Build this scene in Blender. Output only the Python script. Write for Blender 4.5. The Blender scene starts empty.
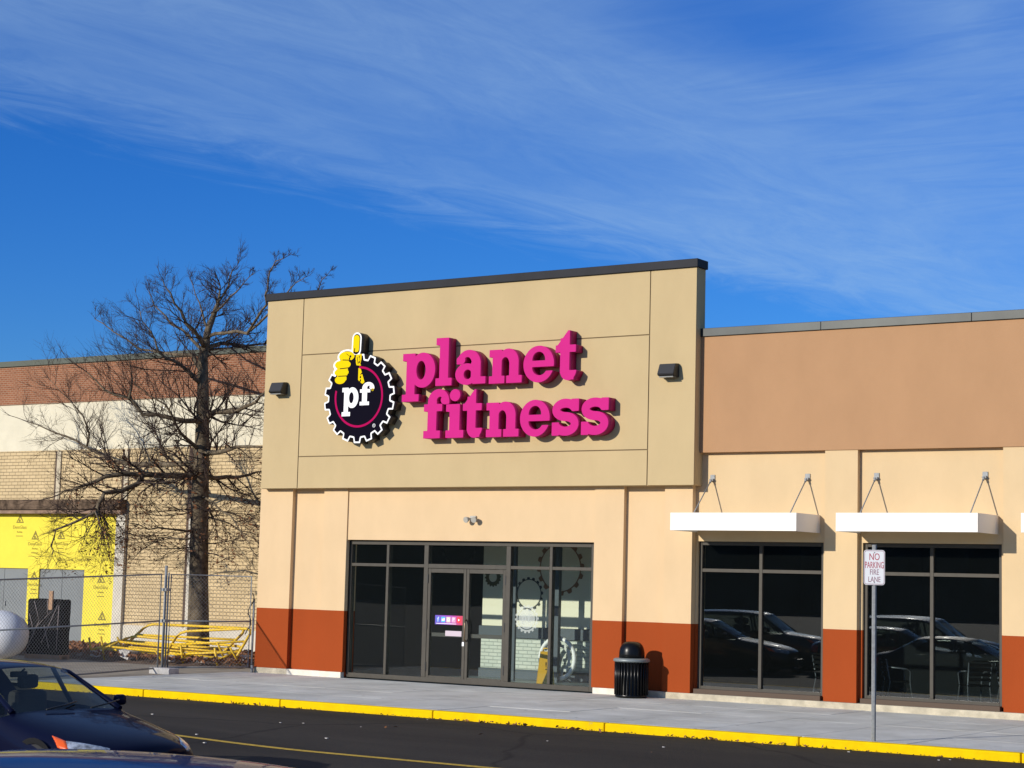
import bpy, bmesh, math, random
import numpy as np
from mathutils import Vector, Matrix
PI = math.pi
scene = bpy.context.scene
COL = scene.collection
rnd = random.Random(7)

# ------------------------------------------------------------------ helpers
def link(o):
    COL.objects.link(o); return o

def obj(name, bm, mats, parent=None, smooth=False, autosmooth=None):
    me = bpy.data.meshes.new(name)
    bmesh.ops.recalc_face_normals(bm, faces=bm.faces[:])
    if smooth:
        for f in bm.faces: f.smooth = True
    if autosmooth:
        for e in bm.edges:
            if len(e.link_faces) == 2 and e.calc_face_angle(0) > math.radians(autosmooth): e.smooth = False
    bm.to_mesh(me); bm.free()
    for m in (mats if isinstance(mats, (list, tuple)) else [mats]): me.materials.append(m)
    o = link(bpy.data.objects.new(name, me))
    if parent: o.parent = parent
    return o

def tag(o, label=None, cat=None, group=None, kind=None):
    if label: o['label'] = label
    if cat: o['category'] = cat
    if group: o['group'] = group
    if kind: o['kind'] = kind
    return o

def thing(name, label, cat, loc=(0, 0, 0), rz=0, group=None):
    o = link(bpy.data.objects.new(name, None))
    o.location = loc; o.rotation_euler = (0, 0, rz); o.empty_display_size = .2
    return tag(o, label, cat, group)

def dup(root, loc, rz, label=None):
    r = root.copy(); link(r); r.location = loc; r.rotation_euler = (0, 0, rz)
    if label: r['label'] = label
    for ch in list(root.children):
        c = ch.copy(); link(c); c.parent = r
        for g in list(ch.children):
            d = g.copy(); link(d); d.parent = c
    return r

def bx(bm, x0, x1, y0, y1, z0, z1, bev=0, mi=0):
    vs = [bm.verts.new((x, y, z)) for z in (z0, z1) for y in (y0, y1) for x in (x0, x1)]
    idx = [(0, 2, 3, 1), (4, 5, 7, 6), (0, 1, 5, 4), (2, 6, 7, 3), (0, 4, 6, 2), (1, 3, 7, 5)]
    fs = [bm.faces.new([vs[i] for i in f]) for f in idx]
    for f in fs: f.material_index = mi
    if bev:
        es = list({e for f in fs for e in f.edges})
        bmesh.ops.bevel(bm, geom=es, offset=bev, segments=2, affect='EDGES', profile=.5)
    return vs

def NB(): return bmesh.new()
def box(name, dims, m, parent=None, bev=0):
    b = NB(); bx(b, *dims, bev=bev); return obj(name, b, m, parent)

def tube(bm, pts, rad, n=8, cap=True, mi=0):
    pts = [Vector(p) for p in pts]
    if not isinstance(rad, (list, tuple)): rad = [rad] * len(pts)
    rings = []; up = Vector((0.31, .17, .93))
    for i, p in enumerate(pts):
        t = (pts[min(i + 1, len(pts) - 1)] - pts[max(i - 1, 0)])
        if t.length < 1e-9: t = Vector((0, 0, 1))
        t.normalize()
        a = t.cross(up)
        if a.length < .05: a = t.cross(Vector((1, 0, 0)))
        a.normalize(); b = t.cross(a)
        rings.append([bm.verts.new(p + (a * math.cos(2 * PI * k / n) + b * math.sin(2 * PI * k / n)) * rad[i]) for k in range(n)])
    for r0, r1 in zip(rings, rings[1:]):
        for k in range(n):
            f = bm.faces.new((r0[k], r0[(k + 1) % n], r1[(k + 1) % n], r1[k])); f.material_index = mi; f.smooth = True
    if cap and n > 2:
        bm.faces.new(rings[0][::-1]).material_index = mi; bm.faces.new(rings[-1]).material_index = mi

def lathe(bm, prof, n=32, c=(0, 0, 0), mi=0, sy=1.0):
    rings = []
    for r, z in prof:
        rings.append([bm.verts.new((c[0] + r * math.cos(2 * PI * k / n), c[1] + sy * r * math.sin(2 * PI * k / n), c[2] + z)) for k in range(n)])
    for a, b in zip(rings, rings[1:]):
        for k in range(n):
            f = bm.faces.new((a[k], a[(k + 1) % n], b[(k + 1) % n], b[k])); f.material_index = mi; f.smooth = True
    for ring, r in ((rings[0], prof[0][0]), (rings[-1], prof[-1][0])):
        if r > 1e-4: bm.faces.new(ring).material_index = mi

def ring_mesh(bm, c, R, r, n=48, m=8, plane='XZ', yflat=1.0):
    for i in range(n):
        pass
    vs = []
    for i in range(n):
        a = 2 * PI * i / n
        row = []
        for j in range(m):
            b = 2 * PI * j / m
            rr = R + r * math.cos(b); h = r * math.sin(b) * yflat
            row.append(bm.verts.new((c[0] + rr * math.cos(a), c[1] + h, c[2] + rr * math.sin(a))))
        vs.append(row)
    for i in range(n):
        for j in range(m):
            f = bm.faces.new((vs[i][j], vs[(i + 1) % n][j], vs[(i + 1) % n][(j + 1) % m], vs[i][(j + 1) % m])); f.smooth = True

# ------------------------------------------------------------------ materials
def mat(name, col, rough=.8, metal=0, var=.0, vscale=3., bump=0., bscale=60., spec=.5, coat=0., var2=None):
    m = bpy.data.materials.new(name); m.use_nodes = True
    nt = m.node_tree; N = nt.nodes; L = nt.links
    p = N['Principled BSDF']
    p.inputs['Roughness'].default_value = rough; p.inputs['Metallic'].default_value = metal
    p.inputs['Specular IOR Level'].default_value = spec
    p.inputs['Base Color'].default_value = (*col, 1)
    if coat:
        p.inputs['Coat Weight'].default_value = coat; p.inputs['Coat Roughness'].default_value = .03
    tc = N.new('ShaderNodeTexCoord')
    if var:
        n = N.new('ShaderNodeTexNoise'); n.inputs['Scale'].default_value = vscale; n.inputs['Detail'].default_value = 8; n.inputs['Roughness'].default_value = .65
        L.new(tc.outputs['Object'], n.inputs['Vector'])
        r = N.new('ShaderNodeValToRGB'); r.color_ramp.elements[0].position = .3; r.color_ramp.elements[1].position = .7
        lo = tuple(c * (1 - var) for c in col); hi = tuple(min(1, c * (1 + var)) for c in (var2 or col))
        r.color_ramp.elements[0].color = (*lo, 1); r.color_ramp.elements[1].color = (*hi, 1)
        L.new(n.outputs['Fac'], r.inputs['Fac']); L.new(r.outputs['Color'], p.inputs['Base Color'])
    if bump:
        n2 = N.new('ShaderNodeTexNoise'); n2.inputs['Scale'].default_value = bscale; n2.inputs['Detail'].default_value = 4
        L.new(tc.outputs['Object'], n2.inputs['Vector'])
        b = N.new('ShaderNodeBump'); b.inputs['Strength'].default_value = bump; b.inputs['Distance'].default_value = .01
        L.new(n2.outputs['Fac'], b.inputs['Height']); L.new(b.outputs['Normal'], p.inputs['Normal'])
    return m

def nodes(m): return m.node_tree.nodes, m.node_tree.links, m.node_tree.nodes['Principled BSDF']

def band_mat(name, upper, lower, zline, base=None, zbase=0):
    """stucco painted in two colours, the lower one up to a height line"""
    m = mat(name, upper, .95, bump=.25, bscale=90, spec=.1)
    N, L, p = nodes(m)
    tc = N.new('ShaderNodeTexCoord'); sp = N.new('ShaderNodeSeparateXYZ'); L.new(tc.outputs['Object'], sp.inputs[0])
    gt = N.new('ShaderNodeMath'); gt.operation = 'GREATER_THAN'; gt.inputs[1].default_value = zline; L.new(sp.outputs['Z'], gt.inputs[0])
    n = N.new('ShaderNodeTexNoise'); n.inputs['Scale'].default_value = 1.3; n.inputs['Detail'].default_value = 9; n.inputs['Roughness'].default_value = .6
    mp = N.new('ShaderNodeMapping'); mp.inputs['Scale'].default_value = (1.1, 1.1, .6); L.new(tc.outputs['Object'], mp.inputs[0]); L.new(mp.outputs[0], n.inputs['Vector'])
    mx = N.new('ShaderNodeMix'); mx.data_type = 'RGBA'; L.new(gt.outputs[0], mx.inputs[0])
    mx.inputs[6].default_value = (*lower, 1); mx.inputs[7].default_value = (*upper, 1)
    mr = N.new('ShaderNodeMapRange'); mr.inputs[1].default_value = .25; mr.inputs[2].default_value = .75; mr.inputs[3].default_value = .925; mr.inputs[4].default_value = 1.035
    L.new(n.outputs['Fac'], mr.inputs[0])
    ml = N.new('ShaderNodeMix'); ml.data_type = 'RGBA'; ml.blend_type = 'MULTIPLY'; ml.inputs[0].default_value = 1
    L.new(mx.outputs[2], ml.inputs[6]); L.new(mr.outputs[0], ml.inputs[7]); L.new(ml.outputs[2], p.inputs['Base Color'])
    return m

def brick_mat(name, c1, c2, mortar, w, h, msize, bumpd=.01, offset=.5, rot=True, smooth=.1, rough=.9, stain=.15):
    m = mat(name, c1, rough, spec=.25); N, L, p = nodes(m)
    tc = N.new('ShaderNodeTexCoord'); mp = N.new('ShaderNodeMapping')
    if rot: mp.inputs['Rotation'].default_value = (-PI / 2, 0, 0)
    L.new(tc.outputs['Object'], mp.inputs[0])
    b = N.new('ShaderNodeTexBrick'); L.new(mp.outputs[0], b.inputs['Vector'])
    b.inputs['Color1'].default_value = (*c1, 1); b.inputs['Color2'].default_value = (*c2, 1); b.inputs['Mortar'].default_value = (*mortar, 1)
    b.inputs['Scale'].default_value = 1; b.inputs['Brick Width'].default_value = w; b.inputs['Row Height'].default_value = h
    b.inputs['Mortar Size'].default_value = msize; b.inputs['Mortar Smooth'].default_value = smooth; b.offset = offset
    n = N.new('ShaderNodeTexNoise'); n.inputs['Scale'].default_value = 1.1; n.inputs['Detail'].default_value = 9; L.new(tc.outputs['Object'], n.inputs['Vector'])
    mr = N.new('ShaderNodeMapRange'); mr.inputs[1].default_value = .3; mr.inputs[2].default_value = .7; mr.inputs[3].default_value = 1 - stain; mr.inputs[4].default_value = 1 + stain * .5
    L.new(n.outputs['Fac'], mr.inputs[0])
    ml = N.new('ShaderNodeMix'); ml.data_type = 'RGBA'; ml.blend_type = 'MULTIPLY'; ml.inputs[0].default_value = 1
    L.new(b.outputs['Color'], ml.inputs[6]); L.new(mr.outputs[0], ml.inputs[7]); L.new(ml.outputs[2], p.inputs['Base Color'])
    bp = N.new('ShaderNodeBump'); bp.invert = True; bp.inputs['Strength'].default_value = 1; bp.inputs['Distance'].default_value = bumpd
    L.new(b.outputs['Fac'], bp.inputs['Height']); L.new(bp.outputs['Normal'], p.inputs['Normal'])
    return m

def glass_mat(name, tint, refl=1.0, ior=1.5, rough=0.0, haze=.0035):
    m = bpy.data.materials.new(name); m.use_nodes = True; nt = m.node_tree; N = nt.nodes; L = nt.links
    N.remove(N['Principled BSDF']); out = N['Material Output']
    t = N.new('ShaderNodeBsdfTransparent'); t.inputs[0].default_value = (*tint, 1)
    g = N.new('ShaderNodeBsdfGlossy'); g.inputs['Roughness'].default_value = rough; g.inputs[0].default_value = (refl, refl, refl, 1)
    f = N.new('ShaderNodeFresnel'); ge = N.new('ShaderNodeNewGeometry'); mi = N.new('ShaderNodeMapRange')   # thin sheet: same reflectance from both sides
    mi.inputs[3].default_value = ior; mi.inputs[4].default_value = 1 / ior; L.new(ge.outputs['Backfacing'], mi.inputs[0]); L.new(mi.outputs[0], f.inputs[0])
    x = N.new('ShaderNodeMixShader'); L.new(f.outputs[0], x.inputs[0]); L.new(t.outputs[0], x.inputs[1]); L.new(g.outputs[0], x.inputs[2])
    d = N.new('ShaderNodeBsdfDiffuse'); d.inputs[0].default_value = (.50, .60, .60, 1)   # pale diffuse haze added to lift the glass off black
    x2 = N.new('ShaderNodeMixShader'); x2.inputs[0].default_value = haze
    L.new(x.outputs[0], x2.inputs[1]); L.new(d.outputs[0], x2.inputs[2]); L.new(x2.outputs[0], out.inputs[0]); return m

PEACH = (.655, .485, .278); RED = (.325, .062, .015); SIGNBG = (.528, .402, .218); TAN = (.438, .252, .132)
M = {}
M['wall'] = band_mat('peach_and_rust_stucco', PEACH, RED, 1.307)
M['wall_tower'] = band_mat('pale_peach_and_rust_stucco', (.685, .495, .287), RED, 1.307)
M['signbg'] = band_mat('sand_stucco', SIGNBG, SIGNBG, -5)
M['tan'] = band_mat('tan_stucco', TAN, TAN, -5)
M['groove'] = mat('groove_sealant', (.20, .14, .07), .9)
M['coping'] = mat('coping_dark_metal', (.014, .015, .020), .6, .0, var=.25, vscale=1.5, spec=.2)
M['coping_grey'] = mat('coping_grey_metal', (.034, .038, .037), .40, .3, var=.5, vscale=.35, spec=.35)
M['concrete'] = mat('footing_concrete', (.50, .44, .32), .95, var=.3, vscale=4, bump=.5, bscale=40)
M['white_footing'] = mat('footing_painted', (.74, .68, .56), .9, var=.12, vscale=6)
M['bronze'] = mat('bronze_aluminium', (.062, .054, .041), .55, .0, var=.12, vscale=9, spec=.3)
M['bronze_dark'] = mat('bronze_dark', (.045, .04, .034), .5, .3)
M['black'] = mat('black_plain', (.012, .012, .013), .5)
M['glass_entry'] = glass_mat('entry_glass', (.955, .985, .97), .8)
M['glass_dark'] = glass_mat('tinted_glass', (.60, .64, .64), 1.0, ior=1.75)
M['white_metal'] = mat('white_painted_metal', (.88, .84, .75), .6, var=.02, vscale=2, spec=.2)
M['galv'] = mat('galvanised_steel', (.27, .28, .28), .6, .25, var=.2, vscale=25)
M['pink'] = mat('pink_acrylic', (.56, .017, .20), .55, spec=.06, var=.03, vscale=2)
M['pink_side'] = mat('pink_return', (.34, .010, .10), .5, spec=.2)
M['sign_black'] = mat('sign_black_vinyl', (.006, .005, .011), .9, spec=.03)
M['sign_black_side'] = mat('sign_black_return', (.02, .017, .017), .5)
M['sign_white'] = mat('sign_white', (.86, .86, .84), .4)
M['sign_yellow'] = mat('sign_yellow', (.80, .58, .004), .7, spec=.03)
M['sign_magenta'] = mat('sign_magenta', (.42, .005, .085), .8, spec=.03)
M['kerb'] = mat('yellow_kerb_paint', (.80, .53, .002), .85, var=.10, vscale=5, bump=.4, bscale=40, spec=.08)
def scuff(m, thr0=.60, thr1=.68, col=(.30, .26, .16), scale=2.2):
    N, L, p = nodes(m); src = p.inputs['Base Color'].links[0].from_socket
    tc = N.new('ShaderNodeTexCoord'); n = N.new('ShaderNodeTexNoise'); n.inputs['Scale'].default_value = scale; n.inputs['Detail'].default_value = 12; n.inputs['Roughness'].default_value = .75
    L.new(tc.outputs['Object'], n.inputs['Vector']); mr = N.new('ShaderNodeMapRange'); mr.inputs[1].default_value = thr0; mr.inputs[2].default_value = thr1; L.new(n.outputs['Fac'], mr.inputs[0])
    mx = N.new('ShaderNodeMix'); mx.data_type = 'RGBA'; L.new(mr.outputs[0], mx.inputs[0]); L.new(src, mx.inputs[6]); mx.inputs[7].default_value = (*col, 1); L.new(mx.outputs[2], p.inputs['Base Color'])
scuff(M['kerb'], .64, .72)
M['road_yellow'] = mat('road_yellow_paint', (.50, .32, .03), .85, var=.35, vscale=18)
M['chrome'] = mat('chrome_tube', (.75, .75, .76), .15, 1)
M['interior_dark'] = mat('interior_shade_tone', (.030, .034, .036), .8)  # near-black colour carries the shade of the unlit entry interior
M['interior_black'] = mat('interior_black', (.040, .045, .047), .85)
M['interior_cream'] = mat('interior_cream_paint', (.80, .76, .60), .85)
M['interior_floor'] = mat('interior_floor_tile', (.16, .20, .20), .4, var=.2, vscale=3)
M['interior_brick'] = brick_mat('interior_white_brick', (.66, .68, .60), (.58, .62, .55), (.36, .40, .36), .21, .073, .007, .004)
M['slate'] = mat('slate_trim', (.045, .065, .085), .5)
M['wet_yellow'] = mat('wet_floor_plastic', (.75, .42, .02), .45)
M['brick'] = brick_mat('red_brick', (.32, .125, .060), (.245, .09, .042), (.40, .25, .16), .15, .058, .0075, .005)
M['cream_wall'] = mat('cream_render', (.68, .62, .46), .92, var=.10, vscale=1.2, bump=.3)
M['block'] = brick_mat('split_block', (.655, .50, .28), (.60, .455, .25), (.25, .18, .10), .24, .092, .0062, .016, smooth=.35)
M['pier'] = mat('white_pier', (.60, .55, .45), .9, var=.12, vscale=3)
M['strip'] = mat('joint_strip', (.55, .47, .33), .9, var=.1, vscale=3)
M['pier_dark'] = mat('dark_joint', (.10, .065, .045), .9)
M['beam'] = mat('weathered_beam', (.065, .045, .03), .95, spec=.1, var=.6, vscale=5, var2=(.13, .09, .06))
M['sheath'] = mat('yellow_sheathing', (.80, .66, .050), .8, var=.05, vscale=2)
M['sheath_ink'] = mat('sheathing_ink', (.24, .19, .025), .8)
M['grey_door'] = mat('grey_panel_door', (.19, .205, .205), .7, var=.06, vscale=2)
M['grey_base'] = mat('old_concrete', (.34, .29, .20), .95, var=.25, vscale=2.5, bump=.4)
M['roof_edge'] = mat('olive_coping', (.085, .095, .070), .7, var=.1)
M['tank'] = mat('white_tank_paint', (.66, .67, .68), .4, var=.06, vscale=3)
M['tarp'] = mat('black_wrap', (.008, .0065, .006), .75, spec=.12, var=.5, vscale=9, bump=.6, bscale=18)
M['strap'] = mat('pale_strap', (.34, .28, .26), .7)
M['wood'] = mat('raw_timber', (.42, .25, .14), .85, var=.2, vscale=12)
M['pipe_yellow'] = mat('yellow_pipe_paint', (.78, .50, .012), .5, var=.2, vscale=7)
M['bark'] = mat('oak_bark', (.095, .068, .045), .95, var=.5, vscale=7, bump=1.0, bscale=30, var2=(.15, .12, .08), spec=.1)
M['twig'] = mat('twig_bark', (.048, .028, .020), .9, var=.3, vscale=3)
M['leaf'] = mat('dry_leaf', (.19, .075, .025), .85, var=.4, vscale=3)
M['mulch'] = mat('mulch', (.065, .036, .022), .98, var=.6, vscale=8, bump=1, bscale=25, var2=(.12, .075, .045))
M['debris'] = mat('rubble', (.48, .46, .43), .9, var=.3, vscale=6)
M['can_black'] = mat('black_powder_coat', (.004, .004, .0045), .3, spec=.25)
M['can_rim'] = mat('grey_rim', (.20, .23, .23), .45, .2)
M['sign_red'] = mat('sign_red_ink', (.42, .03, .06), .5)
M['sign_grey_ink'] = mat('sign_faded_ink', (.28, .12, .16), .5)
M['sign_face'] = mat('sign_white_sheeting', (.76, .77, .78), .45)
M['cam_grey'] = mat('fitting_grey', (.42, .40, .34), .5)
M['lens'] = mat('dull_lens', (.22, .21, .18), .2)
M['tyre'] = mat('tyre_rubber', (.015, .015, .015), .8)
M['rim'] = mat('alloy_rim', (.45, .45, .46), .3, .9)
M['car_glass'] = glass_mat('car_glass', (.74, .79, .77), .8, ior=1.3)
M['windshield_glass'] = glass_mat('windshield_glass', (.56, .61, .58), .8, ior=1.33)
M['seat'] = mat('seat_fabric', (.035, .034, .036), .8)
M['plastic'] = mat('black_plastic', (.014, .014, .015), .5)
M['lamp_clear'] = mat('headlight_clear', (.16, .17, .19), .10, .5, spec=.8, var=.6, vscale=14, var2=(.5, .52, .55))
M['amber'] = mat('amber_lens', (.80, .11, .012), .2)
M['red_lens'] = mat('tail_lens', (.35, .01, .01), .2)
M['woods'] = mat('unseen_woods', (.055, .058, .045), 1, var=.5, vscale=.5)

def paint(name, col, metal=.25, coat=.45):
    m = mat(name, col, .5, 0, coat=coat, spec=.03); m.node_tree.nodes['Principled BSDF'].inputs['Coat IOR'].default_value = 1.28 if coat < .9 else 1.5; return m

# asphalt
def asphalt():
    m = mat('asphalt', (.03, .03, .03), .92, spec=.3); N, L, p = nodes(m)
    tc = N.new('ShaderNodeTexCoord')
    n1 = N.new('ShaderNodeTexNoise'); n1.inputs['Scale'].default_value = .35; n1.inputs['Detail'].default_value = 6
    n2 = N.new('ShaderNodeTexNoise'); n2.inputs['Scale'].default_value = 60; n2.inputs['Detail'].default_value = 3
    mp = N.new('ShaderNodeMapping'); mp.inputs['Scale'].default_value = (.3, 1.4, 1); L.new(tc.outputs['Object'], mp.inputs[0])
    L.new(mp.outputs[0], n1.inputs['Vector']); L.new(tc.outputs['Object'], n2.inputs['Vector'])
    r = N.new('ShaderNodeValToRGB'); r.color_ramp.elements[0].position = .32; r.color_ramp.elements[1].position = .68
    r.color_ramp.elements[0].color = (.0125, .0105, .0085, 1); r.color_ramp.elements[1].color = (.031, .0265, .021, 1)
    L.new(n1.outputs['Fac'], r.inputs['Fac'])
    mr = N.new('ShaderNodeMapRange'); mr.inputs[1].default_value = .3; mr.inputs[2].default_value = .7; mr.inputs[3].default_value = .6; mr.inputs[4].default_value = 1.4
    L.new(n2.outputs['Fac'], mr.inputs[0])
    ml = N.new('ShaderNodeMix'); ml.data_type = 'RGBA'; ml.blend_type = 'MULTIPLY'; ml.inputs[0].default_value = 1
    L.new(r.outputs[0], ml.inputs[6]); L.new(mr.outputs[0], ml.inputs[7])
    ve = N.new('ShaderNodeTexVoronoi'); ve.feature = 'DISTANCE_TO_EDGE'; ve.inputs['Scale'].default_value = .28
    nd = N.new('ShaderNodeTexNoise'); nd.inputs['Scale'].default_value = 1.2; nd.inputs['Detail'].default_value = 6
    L.new(tc.outputs['Object'], nd.inputs['Vector'])
    ad = N.new('ShaderNodeMix'); ad.data_type = 'VECTOR'; ad.inputs[0].default_value = .35; L.new(tc.outputs['Object'], ad.inputs[4]); L.new(nd.outputs['Color'], ad.inputs[5]); L.new(ad.outputs[1], ve.inputs['Vector'])
    ck = N.new('ShaderNodeMapRange'); ck.inputs[1].default_value = .002; ck.inputs[2].default_value = .012; ck.inputs[3].default_value = .35; ck.inputs[4].default_value = 1; L.new(ve.outputs['Distance'], ck.inputs[0])
    n3 = N.new('ShaderNodeTexNoise'); n3.inputs['Scale'].default_value = 1.0; n3.inputs['Detail'].default_value = 9; n3.inputs['Roughness'].default_value = .7
    mp3 = N.new('ShaderNodeMapping'); mp3.inputs['Scale'].default_value = (.12, 1.6, 1); L.new(tc.outputs['Object'], mp3.inputs[0]); L.new(mp3.outputs[0], n3.inputs['Vector'])
    st = N.new('ShaderNodeMapRange'); st.inputs[1].default_value = .3; st.inputs[2].default_value = .7; st.inputs[3].default_value = .65; st.inputs[4].default_value = 1.4; L.new(n3.outputs['Fac'], st.inputs[0])
    mu = N.new('ShaderNodeMath'); mu.operation = 'MULTIPLY'; L.new(ck.outputs[0], mu.inputs[0]); L.new(st.outputs[0], mu.inputs[1])
    m4 = N.new('ShaderNodeMix'); m4.data_type = 'RGBA'; m4.blend_type = 'MULTIPLY'; m4.inputs[0].default_value = 1; L.new(ml.outputs[2], m4.inputs[6]); L.new(mu.outputs[0], m4.inputs[7])
    L.new(m4.outputs[2], p.inputs['Base Color'])
    b = N.new('ShaderNodeBump'); b.inputs['Strength'].default_value = .6; b.inputs['Distance'].default_value = .01
    L.new(n2.outputs['Fac'], b.inputs['Height']); L.new(b.outputs['Normal'], p.inputs['Normal'])
    return m
M['asphalt'] = asphalt(); M['chair_metal'] = mat('chair_metal', (.62, .62, .63), .35, .4)
def walk():
    m = mat('sidewalk_concrete', (.3, .3, .3), .92, spec=.3, bump=.3, bscale=120); N, L, p = nodes(m)
    tc = N.new('ShaderNodeTexCoord')
    n1 = N.new('ShaderNodeTexNoise'); n1.inputs['Scale'].default_value = .9; n1.inputs['Detail'].default_value = 10; n1.inputs['Roughness'].default_value = .65
    L.new(tc.outputs['Object'], n1.inputs['Vector'])
    r = N.new('ShaderNodeValToRGB'); r.color_ramp.elements[0].position = .3; r.color_ramp.elements[1].position = .72
    r.color_ramp.elements[0].color = (.42, .418, .370, 1); r.color_ramp.elements[1].color = (.67, .672, .61, 1)
    L.new(n1.outputs['Fac'], r.inputs['Fac'])
    v = N.new('ShaderNodeTexVoronoi'); v.inputs['Scale'].default_value = 1.7; L.new(tc.outputs['Object'], v.inputs['Vector'])
    lt = N.new('ShaderNodeMapRange'); lt.inputs[1].default_value = .03; lt.inputs[2].default_value = .07; lt.inputs[3].default_value = .40; lt.inputs[4].default_value = 1
    L.new(v.outputs['Distance'], lt.inputs[0])
    ml = N.new('ShaderNodeMix'); ml.data_type = 'RGBA'; ml.blend_type = 'MULTIPLY'; ml.inputs[0].default_value = 1
    L.new(r.outputs[0], ml.inputs[6]); L.new(lt.outputs[0], ml.inputs[7]); L.new(ml.outputs[2], p.inputs['Base Color'])
    return m
M['walk'] = walk()
M['dirt'] = mat('bare_ground', (.30, .255, .19), .97, var=.3, vscale=1.4, bump=.6, bscale=20)

# ------------------------------------------------------------------ outlines from level sets
def contour(fn, x0, x1, y0, y1, h):
    nx = int((x1 - x0) / h) + 1; ny = int((y1 - y0) / h) + 1
    xs = x0 + np.arange(nx) * h; ys = y0 + np.arange(ny) * h
    X, Y = np.meshgrid(xs, ys, indexing='ij'); V = fn(X, Y)
    V = np.where(np.abs(V) < 1e-9, 1e-9, V)
    nxt = {}; P = {}
    def pt(i, j, k, l):
        key = (i, j, k, l) if (i, j) <= (k, l) else (k, l, i, j)
        if key not in P:
            a = V[key[0], key[1]]; b = V[key[2], key[3]]; t = a / (a - b)
            P[key] = (xs[key[0]] + (xs[key[2]] - xs[key[0]]) * t, ys[key[1]] + (ys[key[3]] - ys[key[1]]) * t)
        return key
    S = V < 0
    C = S[:-1, :-1].astype(int) + S[1:, :-1] * 2 + S[1:, 1:] * 4 + S[:-1, 1:] * 8
    for i, j in zip(*np.nonzero((C > 0) & (C < 15))):
        c = C[i, j]
        e = {'b': (i, j, i + 1, j), 'r': (i + 1, j, i + 1, j + 1), 't': (i, j + 1, i + 1, j + 1), 'l': (i, j, i, j + 1)}
        T = {1: ['lb'], 2: ['br'], 3: ['lr'], 4: ['rt'], 5: ['lt', 'rb'], 6: ['bt'], 7: ['lt'], 8: ['tl'], 9: ['tb'], 10: ['tr', 'bl'], 11: ['tr'], 12: ['rl'], 13: ['rb'], 14: ['bl']}[c]
        for s in T: nxt[pt(*e[s[0]])] = pt(*e[s[1]])
    loops = []
    while nxt:
        k0, k = next(iter(nxt.items())); del nxt[k0]; loop = [P[k0]]
        while k != k0:
            loop.append(P[k]); k = nxt.pop(k, k0)
        # drop collinear points
        out = []; n = len(loop)
        for i in range(n):
            a = loop[i - 1]; b = loop[i]; c = loop[(i + 1) % n]
            ar = abs((b[0] - a[0]) * (c[1] - a[1]) - (b[1] - a[1]) * (c[0] - a[0]))
            if ar > 1e-3 * h * h: out.append(b)
        if len(out) > 3: loops.append(out)
    return loops

def fill_loops(loops, depth, name):
    """flat outline (x,y) -> closed solid, in the XZ plane facing -Y: front at y=0, back at y=depth"""
    cu = bpy.data.curves.new(name, 'CURVE'); cu.dimensions = '2D'; cu.fill_mode = 'BOTH'; cu.extrude = depth / 2
    for lp in loops:
        s = cu.splines.new('POLY'); s.points.add(len(lp) - 1); s.use_cyclic_u = True
        for q, (x, y) in zip(s.points, lp): q.co = (x, y, 0, 1)
    o = bpy.data.objects.new(name, cu); link(o)
    dg = bpy.context.evaluated_depsgraph_get()
    me = bpy.data.meshes.new_from_object(o.evaluated_get(dg))
    bpy.data.objects.remove(o); bpy.data.curves.remove(cu)
    bm = bmesh.new(); bm.from_mesh(me); bpy.data.meshes.remove(me)
    bmesh.ops.remove_doubles(bm, verts=bm.verts[:], dist=1e-5)
    for v in bm.verts: v.co = Vector((v.co.x, -v.co.z + depth / 2, v.co.y))
    bmesh.ops.recalc_face_normals(bm, faces=bm.faces[:])
    return bm

def text_bm(txt, size, depth=.002, align='CENTER'):
    cu = bpy.data.curves.new('lettering', 'FONT'); cu.body = txt; cu.size = size; cu.align_x = align; cu.align_y = 'CENTER'
    cu.extrude = depth / 2; cu.resolution_u = 3
    o = bpy.data.objects.new('lettering', cu); link(o)
    me = bpy.data.meshes.new_from_object(o.evaluated_get(bpy.context.evaluated_depsgraph_get()))
    bpy.data.objects.remove(o); bpy.data.curves.remove(cu)
    bm = bmesh.new(); bm.from_mesh(me); bpy.data.meshes.remove(me)
    for v in bm.verts: v.co = Vector((v.co.x, -v.co.z, v.co.y))
    return bm
def merge(dst, src, off=(0, 0, 0), scale=(1, 1, 1), mi=0):
    vm = {}
    for v in src.verts: vm[v] = dst.verts.new((v.co.x * scale[0] + off[0], v.co.y * scale[1] + off[1], v.co.z * scale[2] + off[2]))
    for f in src.faces:
        try:
            nf = dst.faces.new([vm[v] for v in f.verts]); nf.material_index = mi; nf.smooth = f.smooth
        except ValueError: pass
    src.free()

mn, mxm = np.minimum, np.maximum
def B(x0, y0, x1, y1): return lambda X, Y: mxm(np.abs(X - (x0 + x1) / 2) - (x1 - x0) / 2, np.abs(Y - (y0 + y1) / 2) - (y1 - y0) / 2)
def El(cx, cy, rx, ry): return lambda X, Y: (np.sqrt(((X - cx) / rx) ** 2 + ((Y - cy) / ry) ** 2) - 1) * min(rx, ry)
def U(*f):
    def g(X, Y):
        v = f[0](X, Y)
        for k in f[1:]: v = mn(v, k(X, Y))
        return v
    return g
def Sub(a, *b): return lambda X, Y: mxm(a(X, Y), -U(*b)(X, Y))
def And(a, b): return lambda X, Y: mxm(a(X, Y), b(X, Y))
def Line(pts, w):
    def g(X, Y):
        v = None
        for (ax, ay), (bx_, by) in zip(pts, pts[1:]):
            dx, dy = bx_ - ax, by - ay
            t = np.clip(((X - ax) * dx + (Y - ay) * dy) / (dx * dx + dy * dy), 0, 1)
            d = np.hypot(X - ax - t * dx, Y - ay - t * dy) - w / 2
            v = d if v is None else mn(v, d)
        return v
    return g
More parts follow.
